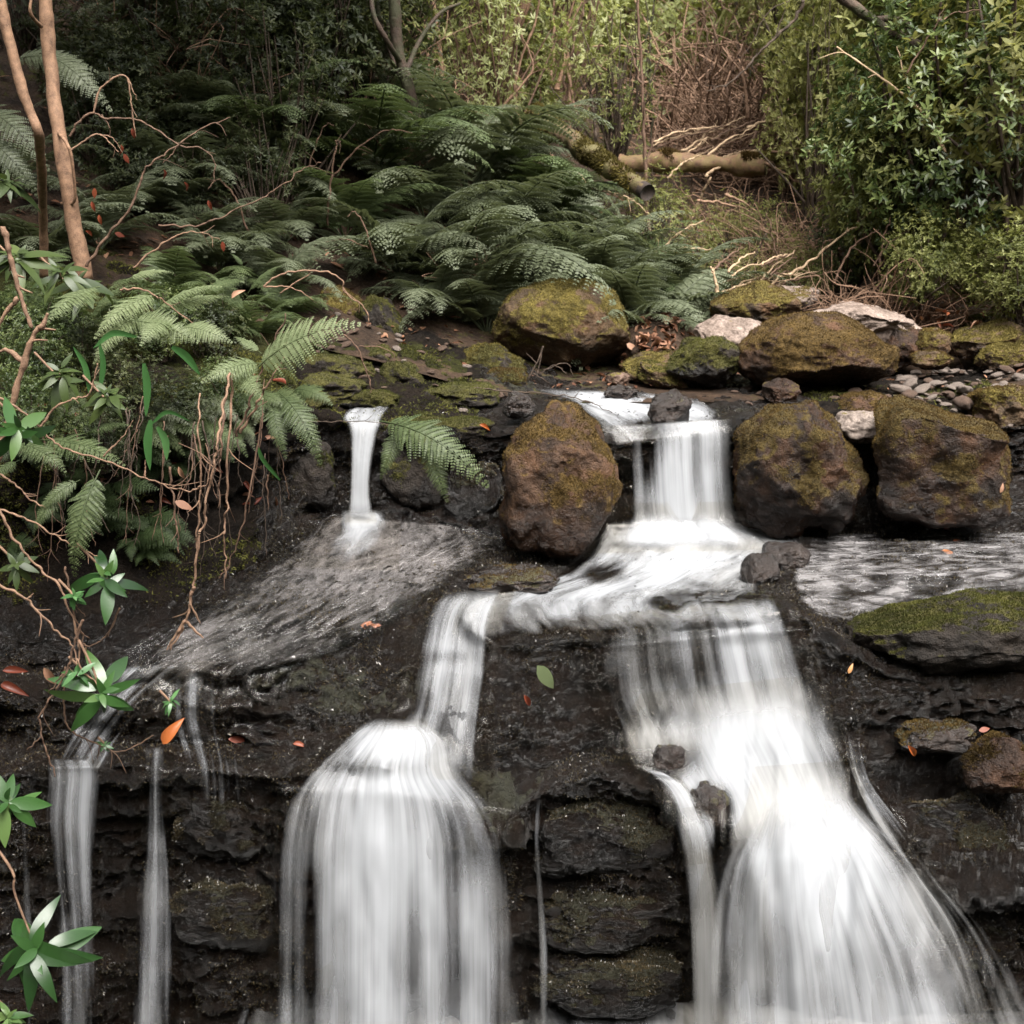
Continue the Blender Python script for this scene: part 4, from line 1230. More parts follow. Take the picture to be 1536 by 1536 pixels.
placed('lacy bracken frond drooping by the twigs at the left edge', None, M['fern_mid'], (150, 700),
       [(150, 705, 112, 868, .0, -.1, (-.2, -1, .2)), (120, 720, 60, 770, .0, -.05, (-.2, -1, .2)), (95, 735, 50, 800, .0, -.05, (-.2, -1, .3)), (140, 715, 150, 800, .0, -.05, (.2, -1, .2))], FR_HANG, 4.75)
placed('dark fern hanging across the wet wall between the small fall and the pointed boulder', None, M['fern_mid'], (560, 630),
       [(570, 632, 735, 735, -.1, -.35, (.2, -.8, .5)), (640, 655, 672, 755, -.2, -.3, (.1, -1, .3)), (600, 640, 570, 720, -.1, -.2, (0, -1, .3))], FR_HANG, 6.75)
placed('thin fern trailing down the dark wall left of the small fall', None, M['fern_mid'], (420, 590),
       [(420, 590, 482, 700, 0, -.2, (.3, -.9, .3)), (410, 600, 430, 690, 0, -.15, (.1, -1, .2))], FR_HANG, 6.2)
placed('ragged low fern on the shaded bank above the drooping bracken', None, M['fern_mid'], (60, 700),
       [(20, 665, 100, 710, 0, -.1), (30, 690, -20, 730, 0, -.1), (60, 660, 190, 700, .2, .1), (130, 650, 200, 640, .3, .3)], FR_FLAT, 5.1)
placed('broad shaded tree-fern frond hanging behind the left bare trunk', None, M['fern_dark'], (-40, 150),
       [(-40, 160, 75, 260, .0, -.2, (.2, -.8, .6)), (60, 80, 170, 170, .2, 0, (.2, -.8, .6)), (-30, 200, 60, 300, -.1, -.2, (.2, -.9, .5)), (20, 90, 150, 110, .3, .3, (.2, -.8, .6))], FR_HANG, 7.2)


# --- rhododendron sprigs with big leaves
def sprig(label, px, py, Y, size, nl, seed, axis=(0, -.5, .6), mat='rhodo', stem=None, group=None, spread=(.0, .35), tilt=None):
    p = P(px, py, Y)
    r = empty('rhododendron_sprig', p, label, 'leaf sprig', group)
    s = size * mpp(Y)
    V, F, t = whorls(LEAF_HI if seed % 2 else LEAF_HI2, np.zeros((1, 3)), np.array([axis], float), nl, s * .55, s * 1.1, seed, (spread[0] - .45, spread[1] + .1))
    V2, F2, t2 = whorls(LEAF_HI, np.array([axis], float) * s * .08, np.array([axis], float), 4, s * .35, s * .55, seed + 1, (.5, 1.0))
    if mat == 'laurel':
        t, t2 = t * .45, t2 * .3 - .2
    mb = MB()
    mb.add(V, F, t)
    V3, F3, t3 = whorls(LEAF_HI2 if seed % 2 else LEAF_HI, np.array([axis], float) * -s * .06, np.array([axis], float), 4, s * .6, s * 1.05, seed + 7, (-.7, .0))
    mb.add(V3, F3, t3 * .7)
    mb.add(V2, F2, np.clip(t2 + .3, 0, 1))
    f = link('leaves', mb.mesh('leaves'), M[mat], r)
    ms = MB()
    ends = [np.zeros(3), np.array(axis) * -s * .35, np.array([-.25, .25, .35]) * s - np.array(axis) * s * .6, np.array([-.9, .5, .9]) * s - np.array(axis) * s * .5] if stem is None else [P(a, b, Y + c) - p for a, b, c in stem]
    add_tube(ms, ends if len(ends) > 2 else [ends[0], ends[0] * .5 + ends[1] * .5 + [0, 0, -.005], ends[1]], .0035, .005, n=14, sides=5)
    link('stem', ms.mesh('stem'), M['twig'], r)
    return r


sprig('rhododendron sprig with glossy leaves over the dark bank beside the bracken', 160, 868, 4.6, 64, 8, 601, (.1, -.7, .45))
sprig('rhododendron sprig hanging over the wet ledge beside the orange leaf', 150, 1040, 4.5, 72, 8, 602, (.15, -.75, .25), stem=[(150, 1040, 0), (140, 1005, .02), (118, 960, .05)])
sprig('rhododendron sprig cut by the left edge above the far left fall', 12, 1205, 4.3, 66, 9, 603, (.2, -.7, .35))
sprig('largest rhododendron sprig in the bottom left corner', 55, 1425, 4.1, 104, 11, 604, (.15, -.7, .45), stem=[(55, 1425, 0), (22, 1340, .02), (20, 1310, .03), (-10, 1265, .06)])
sprig('small cluster of leaves at the very bottom left corner', 15, 1530, 4.1, 50, 7, 605, (.1, -.6, .6))
sprig('grey green rosette beside the left bare trunk', 25, 385, 5.6, 60, 9, 606, (.1, -.5, .7), 'laurel')
sprig('dark rosette of leaves under the bark-stripped branch at the left edge', 32, 650, 4.7, 66, 6, 607, (.2, -.8, .2))
sprig('rosette with a pale upright leaf on the left bank', 90, 560, 5.3, 52, 8, 608, (.1, -.5, .75), 'laurel')
sprig('low rosette of leaves right of the pale upright leaf', 162, 595, 5.4, 50, 8, 609, (.1, -.5, .7), 'laurel')
sprig('rosette shaded under the left tree trunk', 90, 410, 5.9, 52, 8, 610, (.1, -.6, .6), 'laurel')
sprig('dim rosette at the left edge below the drooping bracken', 25, 850, 4.7, 46, 7, 611, (.1, -.6, .5), 'laurel')
sprig('small pale leaf cluster on crossing twigs below the dim rosette', 112, 895, 4.55, 32, 6, 612, (.2, -.6, .5), 'blade')
sprig('small leaf cluster just above the hanging ledge sprig', 120, 1010, 4.5, 30, 6, 613, (-.2, -.6, .5), 'blade')
sprig('tiny seedling with round leaves on the wet ledge', 255, 1052, 5.2, 22, 5, 614, (.0, -.5, .7), 'blade')
sprig('tiny green shoot hanging from a twig over the lower ledge', 157, 1118, 4.6, 15, 6, 615, (0, -.5, .6), 'blade')
sprig('rosette at the left edge beside the shaded ferns', 12, 275, 6.2, 56, 9, 616, (.1, -.4, .8), 'laurel')
sprig('broad leaves lying on the bank top behind the bright ferns', 118, 425, 6.0, 60, 7, 617, (.1, -.4, .9), 'laurel')


# --- strap leaves
def strap(label, pts, Y, w, mat='blade'):
    c = np.array([P(a, b, Y + (q[0] if q else 0)) for a, b, *q in pts])
    r = catmull(c, 16)
    t = np.gradient(r, axis=0)
    t /= np.linalg.norm(t, axis=1)[:, None]
    sd = np.cross(t, np.array([.15, 1, .2]))
    sd /= np.linalg.norm(sd, axis=1)[:, None]
    ww = w * np.sin(np.linspace(.25, np.pi - .02, 16)) ** .7
    fo = np.array([0, -.25, 0]) * 1
    V = np.concatenate([r - sd * ww[:, None] + fo * ww[:, None], r, r + sd * ww[:, None] + fo * ww[:, None]])
    i = np.arange(15)
    F = np.concatenate([np.stack([i, i + 1, i + 17, i + 16], -1), np.stack([i + 16, i + 17, i + 33, i + 32], -1)])
    o = link('strap_leaf', mesh_np('strap_leaf', V - r[0], F, True, {'tint': np.full(48, random.uniform(.3, .8))}), M[mat], loc=r[0])
    return tag(o, label, 'leaf blade')


strap('long strap leaf hanging straight down in the middle of the left bank', [(216, 545), (221, 580), (219, 625)], 5.3, .016)
strap('second strap leaf hanging directly below the long one', [(226, 630), (222, 665), (225, 705)], 5.3, .017)
strap('curved strap leaf beside the second hanging one', [(236, 640), (248, 660), (250, 690)], 5.3, .016)
strap('thin strap leaf bending right over the roots', [(228, 635), (252, 618), (286, 632)], 5.35, .008)
strap('wide blade pointing down right under the flat pale frond', [(258, 520), (280, 535), (300, 562)], 5.5, .018)
strap('blade leaning left under the bright fern', [(205, 505), (170, 500), (140, 522)], 5.5, .012)
strap('dark blade standing under the bright fern', [(150, 585), (155, 545), (148, 510)], 5.5, .012)
strap('dark blade crossing the standing one', [(135, 590), (128, 550), (110, 520)], 5.5, .013)
strap('narrow blade near the upright young fern', [(420, 720), (395, 690), (385, 665)], 5.9, .01)

for i, (px, py, Y, L) in enumerate([(200, 455, 7.0, .55), (300, 440, 7.2, .55), (130, 450, 6.8, .55), (380, 455, 7.5, .5), (50, 420, 6.9, .55), (250, 400, 7.8, .6), (340, 395, 8.2, .6), (420, 430, 8.0, .5)]):
    p = P(px, py, Y)
    fern(p[0], p[1], p[2] - .22, L, 9, M['fern_mid'], 'green fern filling the slope behind the bright fern fronds', 'ferns on the slope behind the bright fronds', 640 + i, lean=-80, spread=320)

# plants spilling over the edge of the left bank
rgb = np.random.default_rng(71)
for i in range(26):
    px = 20 + i * 16.5 + rgb.uniform(-8, 8)
    py = rgb.uniform(575, 660) if px < 380 else rgb.uniform(560, 610)
    h, n_ = hit(px, py)
    if h is None:
        continue
    Yb = min(h.y - .02, 6.3)
    r = empty('fern', P(px, py, Yb), 'small fern spilling over the dark edge of the left bank', 'fern', 'small ferns on the edge of the left bank')
    for k in range(4):
        a, L = rgb.uniform(-2.6, -.2), rgb.uniform(40, 85)
        place_frond(r, (FR_HANG + FR_FLAT)[rgb.integers(5)], P(px, py, Yb), P(px + math.cos(a) * L, py - math.sin(a) * L * .75, Yb - .18), (rgb.uniform(-.3, .3), -.8, .6), M['fern_mid' if i % 3 else 'fern_dark'])

for i in range(22):
    px, py = rgb.uniform(0, 330), rgb.uniform(650, 830)
    h, n_ = hit(px, py)
    if h is None:
        continue
    Yb = min(h.y - .01, 6.2)
    r = empty('fern', P(px, py, Yb), 'dim fern growing low on the shaded wall of the left bank', 'fern', 'dim ferns on the left bank wall')
    for k in range(4):
        a, L = rgb.uniform(-2.9, .3), rgb.uniform(35, 80)
        place_frond(r, (FR_HANG + FR_FLAT)[rgb.integers(5)], P(px, py, Yb), P(px + math.cos(a) * L, py - math.sin(a) * L * .75, Yb - .12), (rgb.uniform(-.3, .3), -.8, .6), M['fern_dim'])
# ------------------------------------------------------------------ twigs, trunks, logs
def kinky(c, r, seed, amp=1.):
    """a twig's path with the small bends and nodes a real one has"""
    rg = np.random.default_rng(seed)
    n = max(14, len(c) * 7)
    q = catmull(c, n)
    j = rg.normal(size=(n, 3))
    j = (j + np.roll(j, 1, 0)) * .5
    j[0] = j[-1] = 0
    seg = np.linalg.norm(q[-1] - q[0]) / n
    return q + j * min(r * 1.1, seg * .35) * amp


def twig(label, pts, Y, r0, r1, mat='twig', name='twig', cat='twig', group=None, extra=(), lump=.3, sides=6, shoots=3):
    """pts: (px, py[, distance offset]); r in pixels at that distance"""
    c = np.array([P(q[0], q[1], Y + (q[2] if len(q) > 2 else 0)) for q in pts])
    m = mpp(Y)
    mb = MB()
    sd_ = len(label) + int(pts[0][0])
    rg = np.random.default_rng(sd_)
    main = kinky(c, r0 * m, sd_, 1. if r0 < 3 else .3)
    add_tube(mb, main - c[0], r0 * m, r1 * m * .7, n=len(main) * 2, sides=sides, lump=lump, seed=sd_)
    for e in extra:
        ce = np.array([P(q[0], q[1], Y + (q[2] if len(q) > 2 else 0)) for q in e])
        add_tube(mb, kinky(ce, r1 * m, sd_ + 1) - c[0], r1 * m * 1.2, r1 * m * .4, sides=5, lump=lump, seed=sd_ + 3, n=24)
    Lt = np.linalg.norm(np.diff(main, axis=0), axis=1).sum()
    for k in range(shoots):
        i = rg.integers(len(main) // 4, len(main) - 2)
        d_ = main[i + 1] - main[i]
        d_ /= np.linalg.norm(d_) + 1e-9
        o_ = rg.normal(size=3)
        o_ -= d_ * (o_ @ d_)
        o_ /= np.linalg.norm(o_)
        L = Lt * rg.uniform(.05, .16)
        p0 = main[i] - c[0]
        add_tube(mb, [p0, p0 + (d_ * .6 + o_ * .5) * L * .5, p0 + (d_ * .7 + o_ * .9) * L], r1 * m * .7, r1 * m * .25, n=9, sides=4)
    o = link(name, mb.mesh(name), M[mat], loc=c[0])
    return tag(o, label, cat, group)


def tree(label, pts, Y, r0, r1, mat, limbs=(), crown=None, name='tree', group=None, cat='tree'):
    c = np.array([P(q[0], q[1], Y + (q[2] if len(q) > 2 else 0)) for q in pts])
    c0 = c[0].copy()
    m = mpp(Y)
    r = empty(name, c0, label, cat, group)
    mb = MB()
    add_tube(mb, c - c0, r0 * m, r1 * m, n=len(c) * 9, sides=12, lump=.16, seed=len(label))
    link('trunk', mb.mesh('trunk'), M[mat], r)
    for lb in limbs:
        ce = np.array([P(q[0], q[1], Y + (q[2] if len(q) > 2 else 0)) for q in lb[0]])
        ml = MB()
        add_tube(ml, ce - c0, lb[1] * m, lb[2] * m, n=len(ce) * 7, sides=7, lump=.15, seed=len(ce))
        link('limb', ml.mesh('limb'), M[mat], r)
    if crown:
        # (offset from the top of the trunk), size, height factor, proto, material
        for (dx, dy, dz, s, pr, cm) in crown:
            top = c[-1] - c0
            o = link('crown', pr[0], None, r, (top[0] + dx, top[1] + dy, top[2] + dz))
            o.scale = (s, s, s)
            o.rotation_euler = (0, 0, s * 3)
            setmat(o, M[cm])
    return r


# leading trunks at the left
tree('bare reddish trunk at the left with knots, its foot among the fern tops', [(128, 420), (112, 340), (98, 260), (84, 170, .05), (74, 80, .1), (68, 0, .1), (60, -120, .1), (70, -500, .2)], 6.3, 12, 9, 'trunk',
     [([(88, 200), (100, 215, -.1), (108, 240, -.1), (112, 300, -.05), (92, 305)], 2.6, 2), ([(62, 40), (46, 20, -.1), (48, -10, -.1)], 3, 2)],
     [(-.6, .6, .5, 3.2, DENSE_P[0], 'shrub_dark'), (.9, 1.2, .2, 3.0, DENSE_P[1], 'shrub_dark'), (-1.8, .2, -.2, 3.0, DENSE_P[2], 'shrub_dark')])
tree('pale smooth leaning trunk cut by the top left corner', [(66, 415, .7), (65, 340, .6), (63, 270, .4), (60, 225, .2), (58, 200), (46, 170), (32, 130), (16, 70), (4, 20), (-10, -60), (-40, -300)], 5.9, 7, 8, 'trunk',
     [], [(-.9, .3, .3, 2.6, DENSE_P[3], 'shrub_dark')])
twig('bark-stripped pale branch standing at the left edge', [(-8, 700), (8, 650), (22, 590), (36, 545), (52, 500), (64, 488), (72, 470)], 4.9, 7, 4, 'twig', 'branch', 'branch', None, [[(36, 545), (10, 525), (-12, 535)]])
twig('thin pinkish branch bending down to the stripped branch', [(5, 340), (15, 385), (30, 440), (48, 492)], 5.1, 4.5, 4, 'twig', 'branch', 'branch', None, [[(27, 448), (8, 470), (-6, 500)]])

TW = [
    ('arched dry twig hooking over a bare stem near the left trunk', [(140, 170), (150, 135), (172, 116), (190, 116), (196, 145), (200, 180), (204, 205)], 6.3, 2, 1.2, 'twig', [[(192, 118), (206, 150)]]),
    ('long bowed twig from the left trunk across the shaded ferns', [(104, 205), (120, 180), (140, 170), (160, 178), (200, 178), (232, 193), (268, 217), (300, 222), (320, 240), (322, 265), (312, 285)], 6.4, 2.2, 1.2, 'twig_brown', [[(152, 172), (164, 190), (165, 205)], [(268, 217), (255, 235), (244, 245)]]),
    ('straight twig climbing right from the leaf clump past the bowed twig', [(130, 400), (160, 355), (200, 305), (215, 262), (240, 235), (272, 212), (310, 190), (345, 176)], 6.2, 2.6, 1.2, 'twig_brown', []),
    ('slim twig swinging up to the right above the bright ferns', [(200, 402), (230, 375), (270, 352), (300, 349), (330, 360)], 6.0, 2, 1, 'twig', []),
    ('long thin twig rising to the right over the back ferns', [(238, 338), (290, 338), (330, 325), (380, 304), (420, 282), (450, 255), (482, 244)], 6.6, 1.8, 1, 'twig_brown', []),
    ('drooping twig with dry leaves left of the straight twig', [(104, 228), (130, 208), (150, 202), (166, 215), (178, 228)], 6.2, 1.8, 1, 'twig', [[(150, 202), (170, 208), (184, 230)]]),
    ('low twig arching over the round-topped mossy boulder', [(395, 430), (415, 415), (450, 406), (490, 408), (512, 420), (518, 440), (545, 460), (553, 480), (550, 490)], 6.6, 2, 1.3, 'twig', [[(420, 440), (450, 420), (470, 405)], [(395, 430), (440, 432), (470, 450)]]),
    ('fine red twig bending down to the mossy ledge', [(515, 502), (535, 520), (545, 545), (556, 575), (556, 590)], 7.0, 1.8, 1, 'twig_brown', [[(538, 520), (565, 520), (590, 530), (592, 545)]]),
    ('pale twig lying through the bright fern fronds', [(180, 435), (215, 435), (250, 455), (290, 485)], 5.6, 2, 1.2, 'twig', []),
    ('wandering twig crossing the dark bank from left to right', [(-10, 590), (30, 615), (62, 645), (85, 665), (110, 678), (150, 688), (190, 705), (225, 720), (255, 730), (285, 737), (300, 730), (310, 728), (315, 690), (308, 665)], 4.8, 2.2, 1.6, 'twig', [[(218, 715), (218, 690)], [(155, 685), (185, 655), (200, 630)]]),
    ('bent twig curling up among the bank rosettes', [(60, 640), (85, 610), (110, 598), (130, 594), (140, 575), (146, 545)], 5.1, 2.2, 1.5, 'twig', []),
    ('long pink stick slanting from the bright fern down over the bank', [(360, 650), (385, 605), (405, 570), (430, 530)], 5.7, 3, 1.8, 'twig', []),
    ('upright brown stem standing through the long bright frond', [(355, 655), (380, 590), (400, 540), (428, 470)], 5.75, 2.6, 1.6, 'twig_brown', []),
    ('long pale root hanging straight down over the dark bank', [(345, 560, .2), (336, 610, .1), (326, 660), (318, 705), (305, 770), (296, 830), (288, 890), (278, 930), (256, 975)], 5.25, 2.4, 3.2, 'twig', [[(292, 880), (285, 900), (300, 935)], [(278, 930), (292, 945), (305, 957)], [(278, 930), (262, 955), (250, 975)]]),
    ('second pale root joining the long hanging root', [(300, 590, .1), (298, 640), (301, 720), (298, 780), (296, 830)], 5.3, 1.6, 2.6, 'twig', []),
    ('straight brown root hanging right of the pale roots', [(350, 560, .1), (344, 640), (341, 740), (338, 800), (338, 868)], 5.45, 2.6, 2.2, 'twig', []),
    ('short brown root hanging between the straight root and the pale roots', [(340, 580, .1), (332, 655), (330, 700), (327, 762)], 5.4, 2.6, 2, 'twig_brown', []),
    ('thin root slanting left toward the foot of the straight root', [(395, 620, .1), (376, 735), (362, 790), (345, 845), (328, 868)], 5.6, 2., 1.4, 'twig_brown', []),
    ('dark root in the hollow left of the pale roots', [(255, 700), (262, 760), (266, 800), (268, 830)], 5.4, 2.4, 1.8, 'twig_brown', [[(262, 760), (275, 720)]]),
    ('thin upright stem on the dark wall left of the small fall', [(402, 712), (402, 765)], 6.0, 1.6, 1.2, 'twig_brown', []),
    ('long pink twig arching from the left edge down to the hanging sprig', [(-10, 875), (30, 892), (60, 920), (90, 950), (108, 968), (120, 1000), (146, 1028)], 4.5, 2.6, 2, 'twig', [[(40, 900), (50, 890)]]),
    ('slanting twig from the left bracken down to the crossing twigs', [(-10, 750), (20, 805), (55, 850), (90, 882), (112, 935), (118, 975), (112, 1005)], 4.6, 3, 2, 'twig', []),
    ('long twig sloping from the left edge under the bracken', [(-8, 760), (30, 775), (70, 795), (110, 818), (146, 834)], 4.65, 2.4, 1.5, 'twig', []),
    ('twig above the bracken sloping down from the left edge', [(-8, 705), (20, 725), (45, 748), (80, 768)], 4.7, 2.2, 1.6, 'twig', []),
    ('crossing twig that runs down to the lower ledge at the left', [(125, 930), (110, 970), (98, 1010), (75, 1050), (60, 1075), (62, 1105), (75, 1140), (82, 1165)], 4.5, 2.4, 1.6, 'twig_brown', [[(95, 1010), (72, 1040)], [(62, 1105), (40, 1125)]]),
    ('twig looping under the hanging sprig along the wet ledge', [(98, 1000), (96, 1050), (100, 1085), (120, 1105), (150, 1117), (178, 1128), (205, 1118), (230, 1103)], 4.6, 2.0, 1.4, 'twig_brown', [[(150, 1117), (146, 1140)]]),
    ('curved twig right of the crossing twigs above the wet ledge', [(180, 912), (165, 945), (145, 965), (125, 968), (112, 955)], 4.6, 1.8, 1.3, 'twig_brown', []),
    ('thin twig hanging down among the crossing twigs', [(98, 850), (108, 900), (122, 950), (132, 985)], 4.6, 2.2, 1.5, 'twig_brown', [[(108, 900), (128, 925)]]),
    ('thin dark twig lying across the small fall', [(440, 634), (500, 632), (560, 634), (630, 646)], 6.6, 1.0, .8, 'twig_dark', []),
    ('tangle of drowned twigs below the big domed boulder', [(790, 572), (805, 545), (815, 520), (808, 560), (830, 548), (850, 560)], 8.0, 1.6, 1., 'twig_dark', [[(805, 545), (790, 530)], [(815, 555), (850, 545), (860, 565)], [(800, 560), (825, 575)]]),
    ('long thin branch lying in the pool left of the split flow', [(700, 582), (760, 586), (820, 590), (870, 600), (910, 615), (940, 630)], 7.4, 1.5, .8, 'twig_dark', [[(860, 598), (870, 585)]]),
    ('crooked brown stem among the back ferns above the domed boulder', [(715, 400), (716, 370), (714, 345), (705, 338), (690, 345)], 8.9, 1.8, 1.2, 'twig', [[(714, 345), (690, 350), (660, 348)]]),
    ('fallen branch resting on the ferns below the cut log', [(840, 240), (870, 262), (890, 282), (930, 292), (955, 305), (978, 325)], 10.3, 1.8, 1.2, 'pale_stick', []),
    ('tall bare sapling left of the gap in the trees', [(976, 360), (970, 300), (966, 200), (962, 100), (956, 0), (956, -60)], 11.0, 4, 2, 'twig_brown', [[(968, 250), (985, 190), (990, 120)], [(964, 130), (940, 60)]]),
    ('black dead stem upright in the middle bank', [(893, 222), (892, 180), (888, 150), (884, 120)], 12., 3.5, 2, 'twig_dark', [[(892, 165), (905, 120)]]),
    ('long straight pole leaning up right from the stick pile', [(1182, 412), (1230, 380), (1280, 340), (1315, 312)], 9.4, 2.6, 1.8, 'pale_stick', []),
    ('pale forked stick leaning on the orange fallen log', [(1026, 345), (1040, 320), (1055, 290), (1066, 266)], 11.5, 3.5, 3, 'pale_stick', [[(1020, 350), (1060, 330), (1110, 310)]]),
    ('mossy upright stem under the orange fallen log', [(1060, 420), (1065, 370), (1075, 320), (1072, 290)], 11.2, 4, 3, 'log', []),
    ('short white stick standing on the rocks by the dead leaves', [(1076, 440), (1072, 415), (1066, 400)], 9.2, 3.5, 2.6, 'pale_stick', []),
    ('thin bent stem at the right end of the stick pile', [(1160, 432), (1166, 400), (1160, 360), (1150, 320)], 9.6, 2, 1.4, 'twig_brown', []),
    ('dark leaning stem behind the stick pile', [(1110, 425), (1130, 390), (1150, 350)], 10.0, 3, 2, 'twig_dark', []),
    ('overhanging dark bough curving down from the top right of centre', [(1212, -10), (1190, 30), (1160, 60), (1130, 90), (1100, 120), (1060, 136)], 10.5, 3.5, 1., 'twig_dark', [[(1160, 60), (1175, 20), (1180, -10)], [(1185, 0), (1150, 20), (1130, 60), (1110, 90)]]),
    ('forked bare stem leaning across the right shrubs', [(1430, 255), (1415, 225), (1400, 190), (1380, 165), (1340, 130), (1290, 95), (1255, 70)], 9.0, 4.5, 1.6, 'pale_stick', [[(1372, 160), (1360, 120), (1345, 70)]]),
    ('thin grey branch curving over the upper right shrubs', [(1360, 110), (1390, 60), (1420, 25), (1470, 15)], 8.9, 2, 1, 'twig_brown', [[(1400, 45), (1420, 5)]]),
    ('slim stick in the shadow below the right shrubs', [(1250, 425), (1270, 385), (1290, 360), (1318, 345)], 9.2, 2.4, 1.6, 'twig_brown', []),
    ('upright reddish stick beside the slim stick', [(1318, 400), (1326, 360), (1336, 325)], 9.1, 2.2, 1.4, 'twig_brown', [[(1310, 400), (1330, 370), (1362, 345)]]),
]
for lab, pts, Y, r0, r1, mt, ex in TW:
    twig(lab, pts, Y, r0 * .85, r1 * .85, mt, extra=ex)
tree('thick dark bough crossing the top right corner behind the leaves', [(1380, 68), (1340, 50), (1310, 30), (1285, 12), (1260, -8), (1220, -60)], 9.5, 7, 8, 'trunk_dark', [([(1310, 30), (1350, 30, .2), (1385, 66, .2)], 5, 4)], None, 'branch', None, 'branch')

# trees further in
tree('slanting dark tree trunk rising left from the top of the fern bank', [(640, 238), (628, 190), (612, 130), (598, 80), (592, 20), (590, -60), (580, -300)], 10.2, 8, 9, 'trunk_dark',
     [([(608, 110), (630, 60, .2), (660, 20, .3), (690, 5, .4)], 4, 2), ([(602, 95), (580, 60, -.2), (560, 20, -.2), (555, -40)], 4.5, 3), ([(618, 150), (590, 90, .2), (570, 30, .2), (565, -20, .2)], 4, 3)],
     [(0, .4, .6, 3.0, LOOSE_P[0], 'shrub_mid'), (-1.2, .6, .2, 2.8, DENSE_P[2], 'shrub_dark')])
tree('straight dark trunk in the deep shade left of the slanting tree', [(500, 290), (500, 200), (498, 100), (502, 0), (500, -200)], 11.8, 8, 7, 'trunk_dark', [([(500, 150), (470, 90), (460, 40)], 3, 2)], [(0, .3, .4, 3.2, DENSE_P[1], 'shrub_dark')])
tree('crooked reddish dead trunk with a knot in the middle of the trees', [(742, 135), (745, 105), (748, 85), (760, 62), (772, 45), (785, 15), (800, -40)], 13.5, 8, 7, 'trunk', [([(748, 90), (735, 60, .2), (728, 20, .2)], 3.5, 2)], None)
tree('grey peeling trunk behind the right-hand leaves', [(1350, 110), (1352, 60), (1346, 0), (1342, -120)], 11.5, 12, 11, 'trunk', [], [(.3, .3, .3, 3., LAUREL_P[1], 'shrub_mid')])
twig('thin reddish leaning stem in front of the crooked trunk', [(835, 135), (842, 110), (852, 85)], 13., 4, 3, 'trunk', 'branch', 'branch')
tree('two thin tan saplings standing behind the fern crest', [(668, 200), (665, 150), (660, 80), (650, 0), (648, -60)], 12.5, 4, 3, 'twig', [([(660, 200), (645, 130), (640, 60), (630, 0)], 3, 2)], None)


def log(label, a, b, Ya, Yb, r, bend, seed, end_dark=True, taper=.85, bark='log'):
    A, B = P(*a, Ya), P(*b, Yb)
    m = mpp((Ya + Yb) / 2) * r
    r_ = empty('fallen_log', A, label, 'log')
    mb = MB()
    mid = (A + B) / 2 + np.array([0, 0, bend])
    V, q, t = tube([np.zeros(3), (mid - A), B - A], m, m * taper, n=110, sides=28, lump=.30, seed=seed)
    mb.add(V, q)
    link('bark', mb.mesh('bark'), M[bark], r_)
    Fq = np.concatenate(mb.f4)
    Vq = np.concatenate(mb.v)
    nv = Vq[:, 2] - np.interp(np.linspace(0, 1, len(Vq)), [0, 1], [0, (B - A)[2]])
    moss_tufts(Vq, np.concatenate([Fq[:, :3], Fq[:, [0, 2, 3]]]), (.35 if bark == 'log' else -.05) + 2.2 * nv + .6 * fbm(Vq * 5, 3, seed), M['moss_yellow' if bark == 'log' else 'moss'], 7000, seed, (.012, .03), r_)
    # cut end disc, a little proud
    dr = (B - A) / np.linalg.norm(B - A)
    e1 = np.cross(dr, [0, 0, 1.])
    e1 /= np.linalg.norm(e1)
    e2 = np.cross(e1, dr)
    an = np.linspace(0, 2 * np.pi, 24, endpoint=False)
    rr = m * taper * .93
    ring = (B - A) + dr * .012 + (e1 * np.cos(an)[:, None] + e2 * np.sin(an)[:, None]) * rr
    ring0 = (B - A) - dr * .05 + (e1 * np.cos(an)[:, None] + e2 * np.sin(an)[:, None]) * rr
    V2 = np.vstack([ring, ring0, (B - A) - dr * .02])
    i = np.arange(24)
    k = (i + 1) % 24
    me = mesh_np('cut_end', V2, [np.stack([i, k, k + 24, i + 24], -1), np.stack([np.full(24, 48), i, k], -1)], False, {'moss': np.zeros(49)})
    link('cut_end', me, M['log_end' if end_dark else 'log'], r_)
    return r_


log('mossy cut log sloping down out of the ferns with its dark sawn end showing', (800, 172), (970, 288), 11.0, 9.8, 15, .0, 61)
log('orange mossy fallen log lying level across the gully', (930, 246), (1148, 250), 11.5, 11.2, 16, .02, 62, False, bark='log_orange')
log('thinner half buried log running behind the level orange log', (1130, 245), (1200, 222), 12.9, 13.4, 9, .0, 63, False)

# stick pile by the rocks
rg = np.random.default_rng(77)
for k in range(16):
    px, py = rg.uniform(1085, 1190), rg.uniform(385, 440)
    a = R(rg.uniform(15, 60))
    L = rg.uniform(25, 70)
    twig('dry pale stick in the heap of driftwood above the brown mossy rock', [(px - math.cos(a) * L, py + math.sin(a) * L * .6, -.1), (px, py - 4, 0), (px + math.cos(a) * L, py - math.sin(a) * L * .6, .1)], 9.5, rg.uniform(1.4, 2.4), 1.1, 'pale_stick' if k % 3 else 'twig_brown', group='driftwood sticks above the brown mossy rock')
for k in range(14):
    px, py = rg.uniform(1010, 1110), rg.uniform(190, 240)
    a = R(rg.uniform(5, 45))
    L = rg.uniform(30, 70)
    twig('bare stick lying in the brushwood above the level orange log', [(px - math.cos(a) * L, py + math.sin(a) * L * .6, -.1), (px, py - 4, 0), (px + math.cos(a) * L, py - math.sin(a) * L * .6, .1)], 13.2, rg.uniform(1.2, 2.2), .9, 'pale_stick' if k % 2 else 'twig_brown', group='sticks above the level orange log')


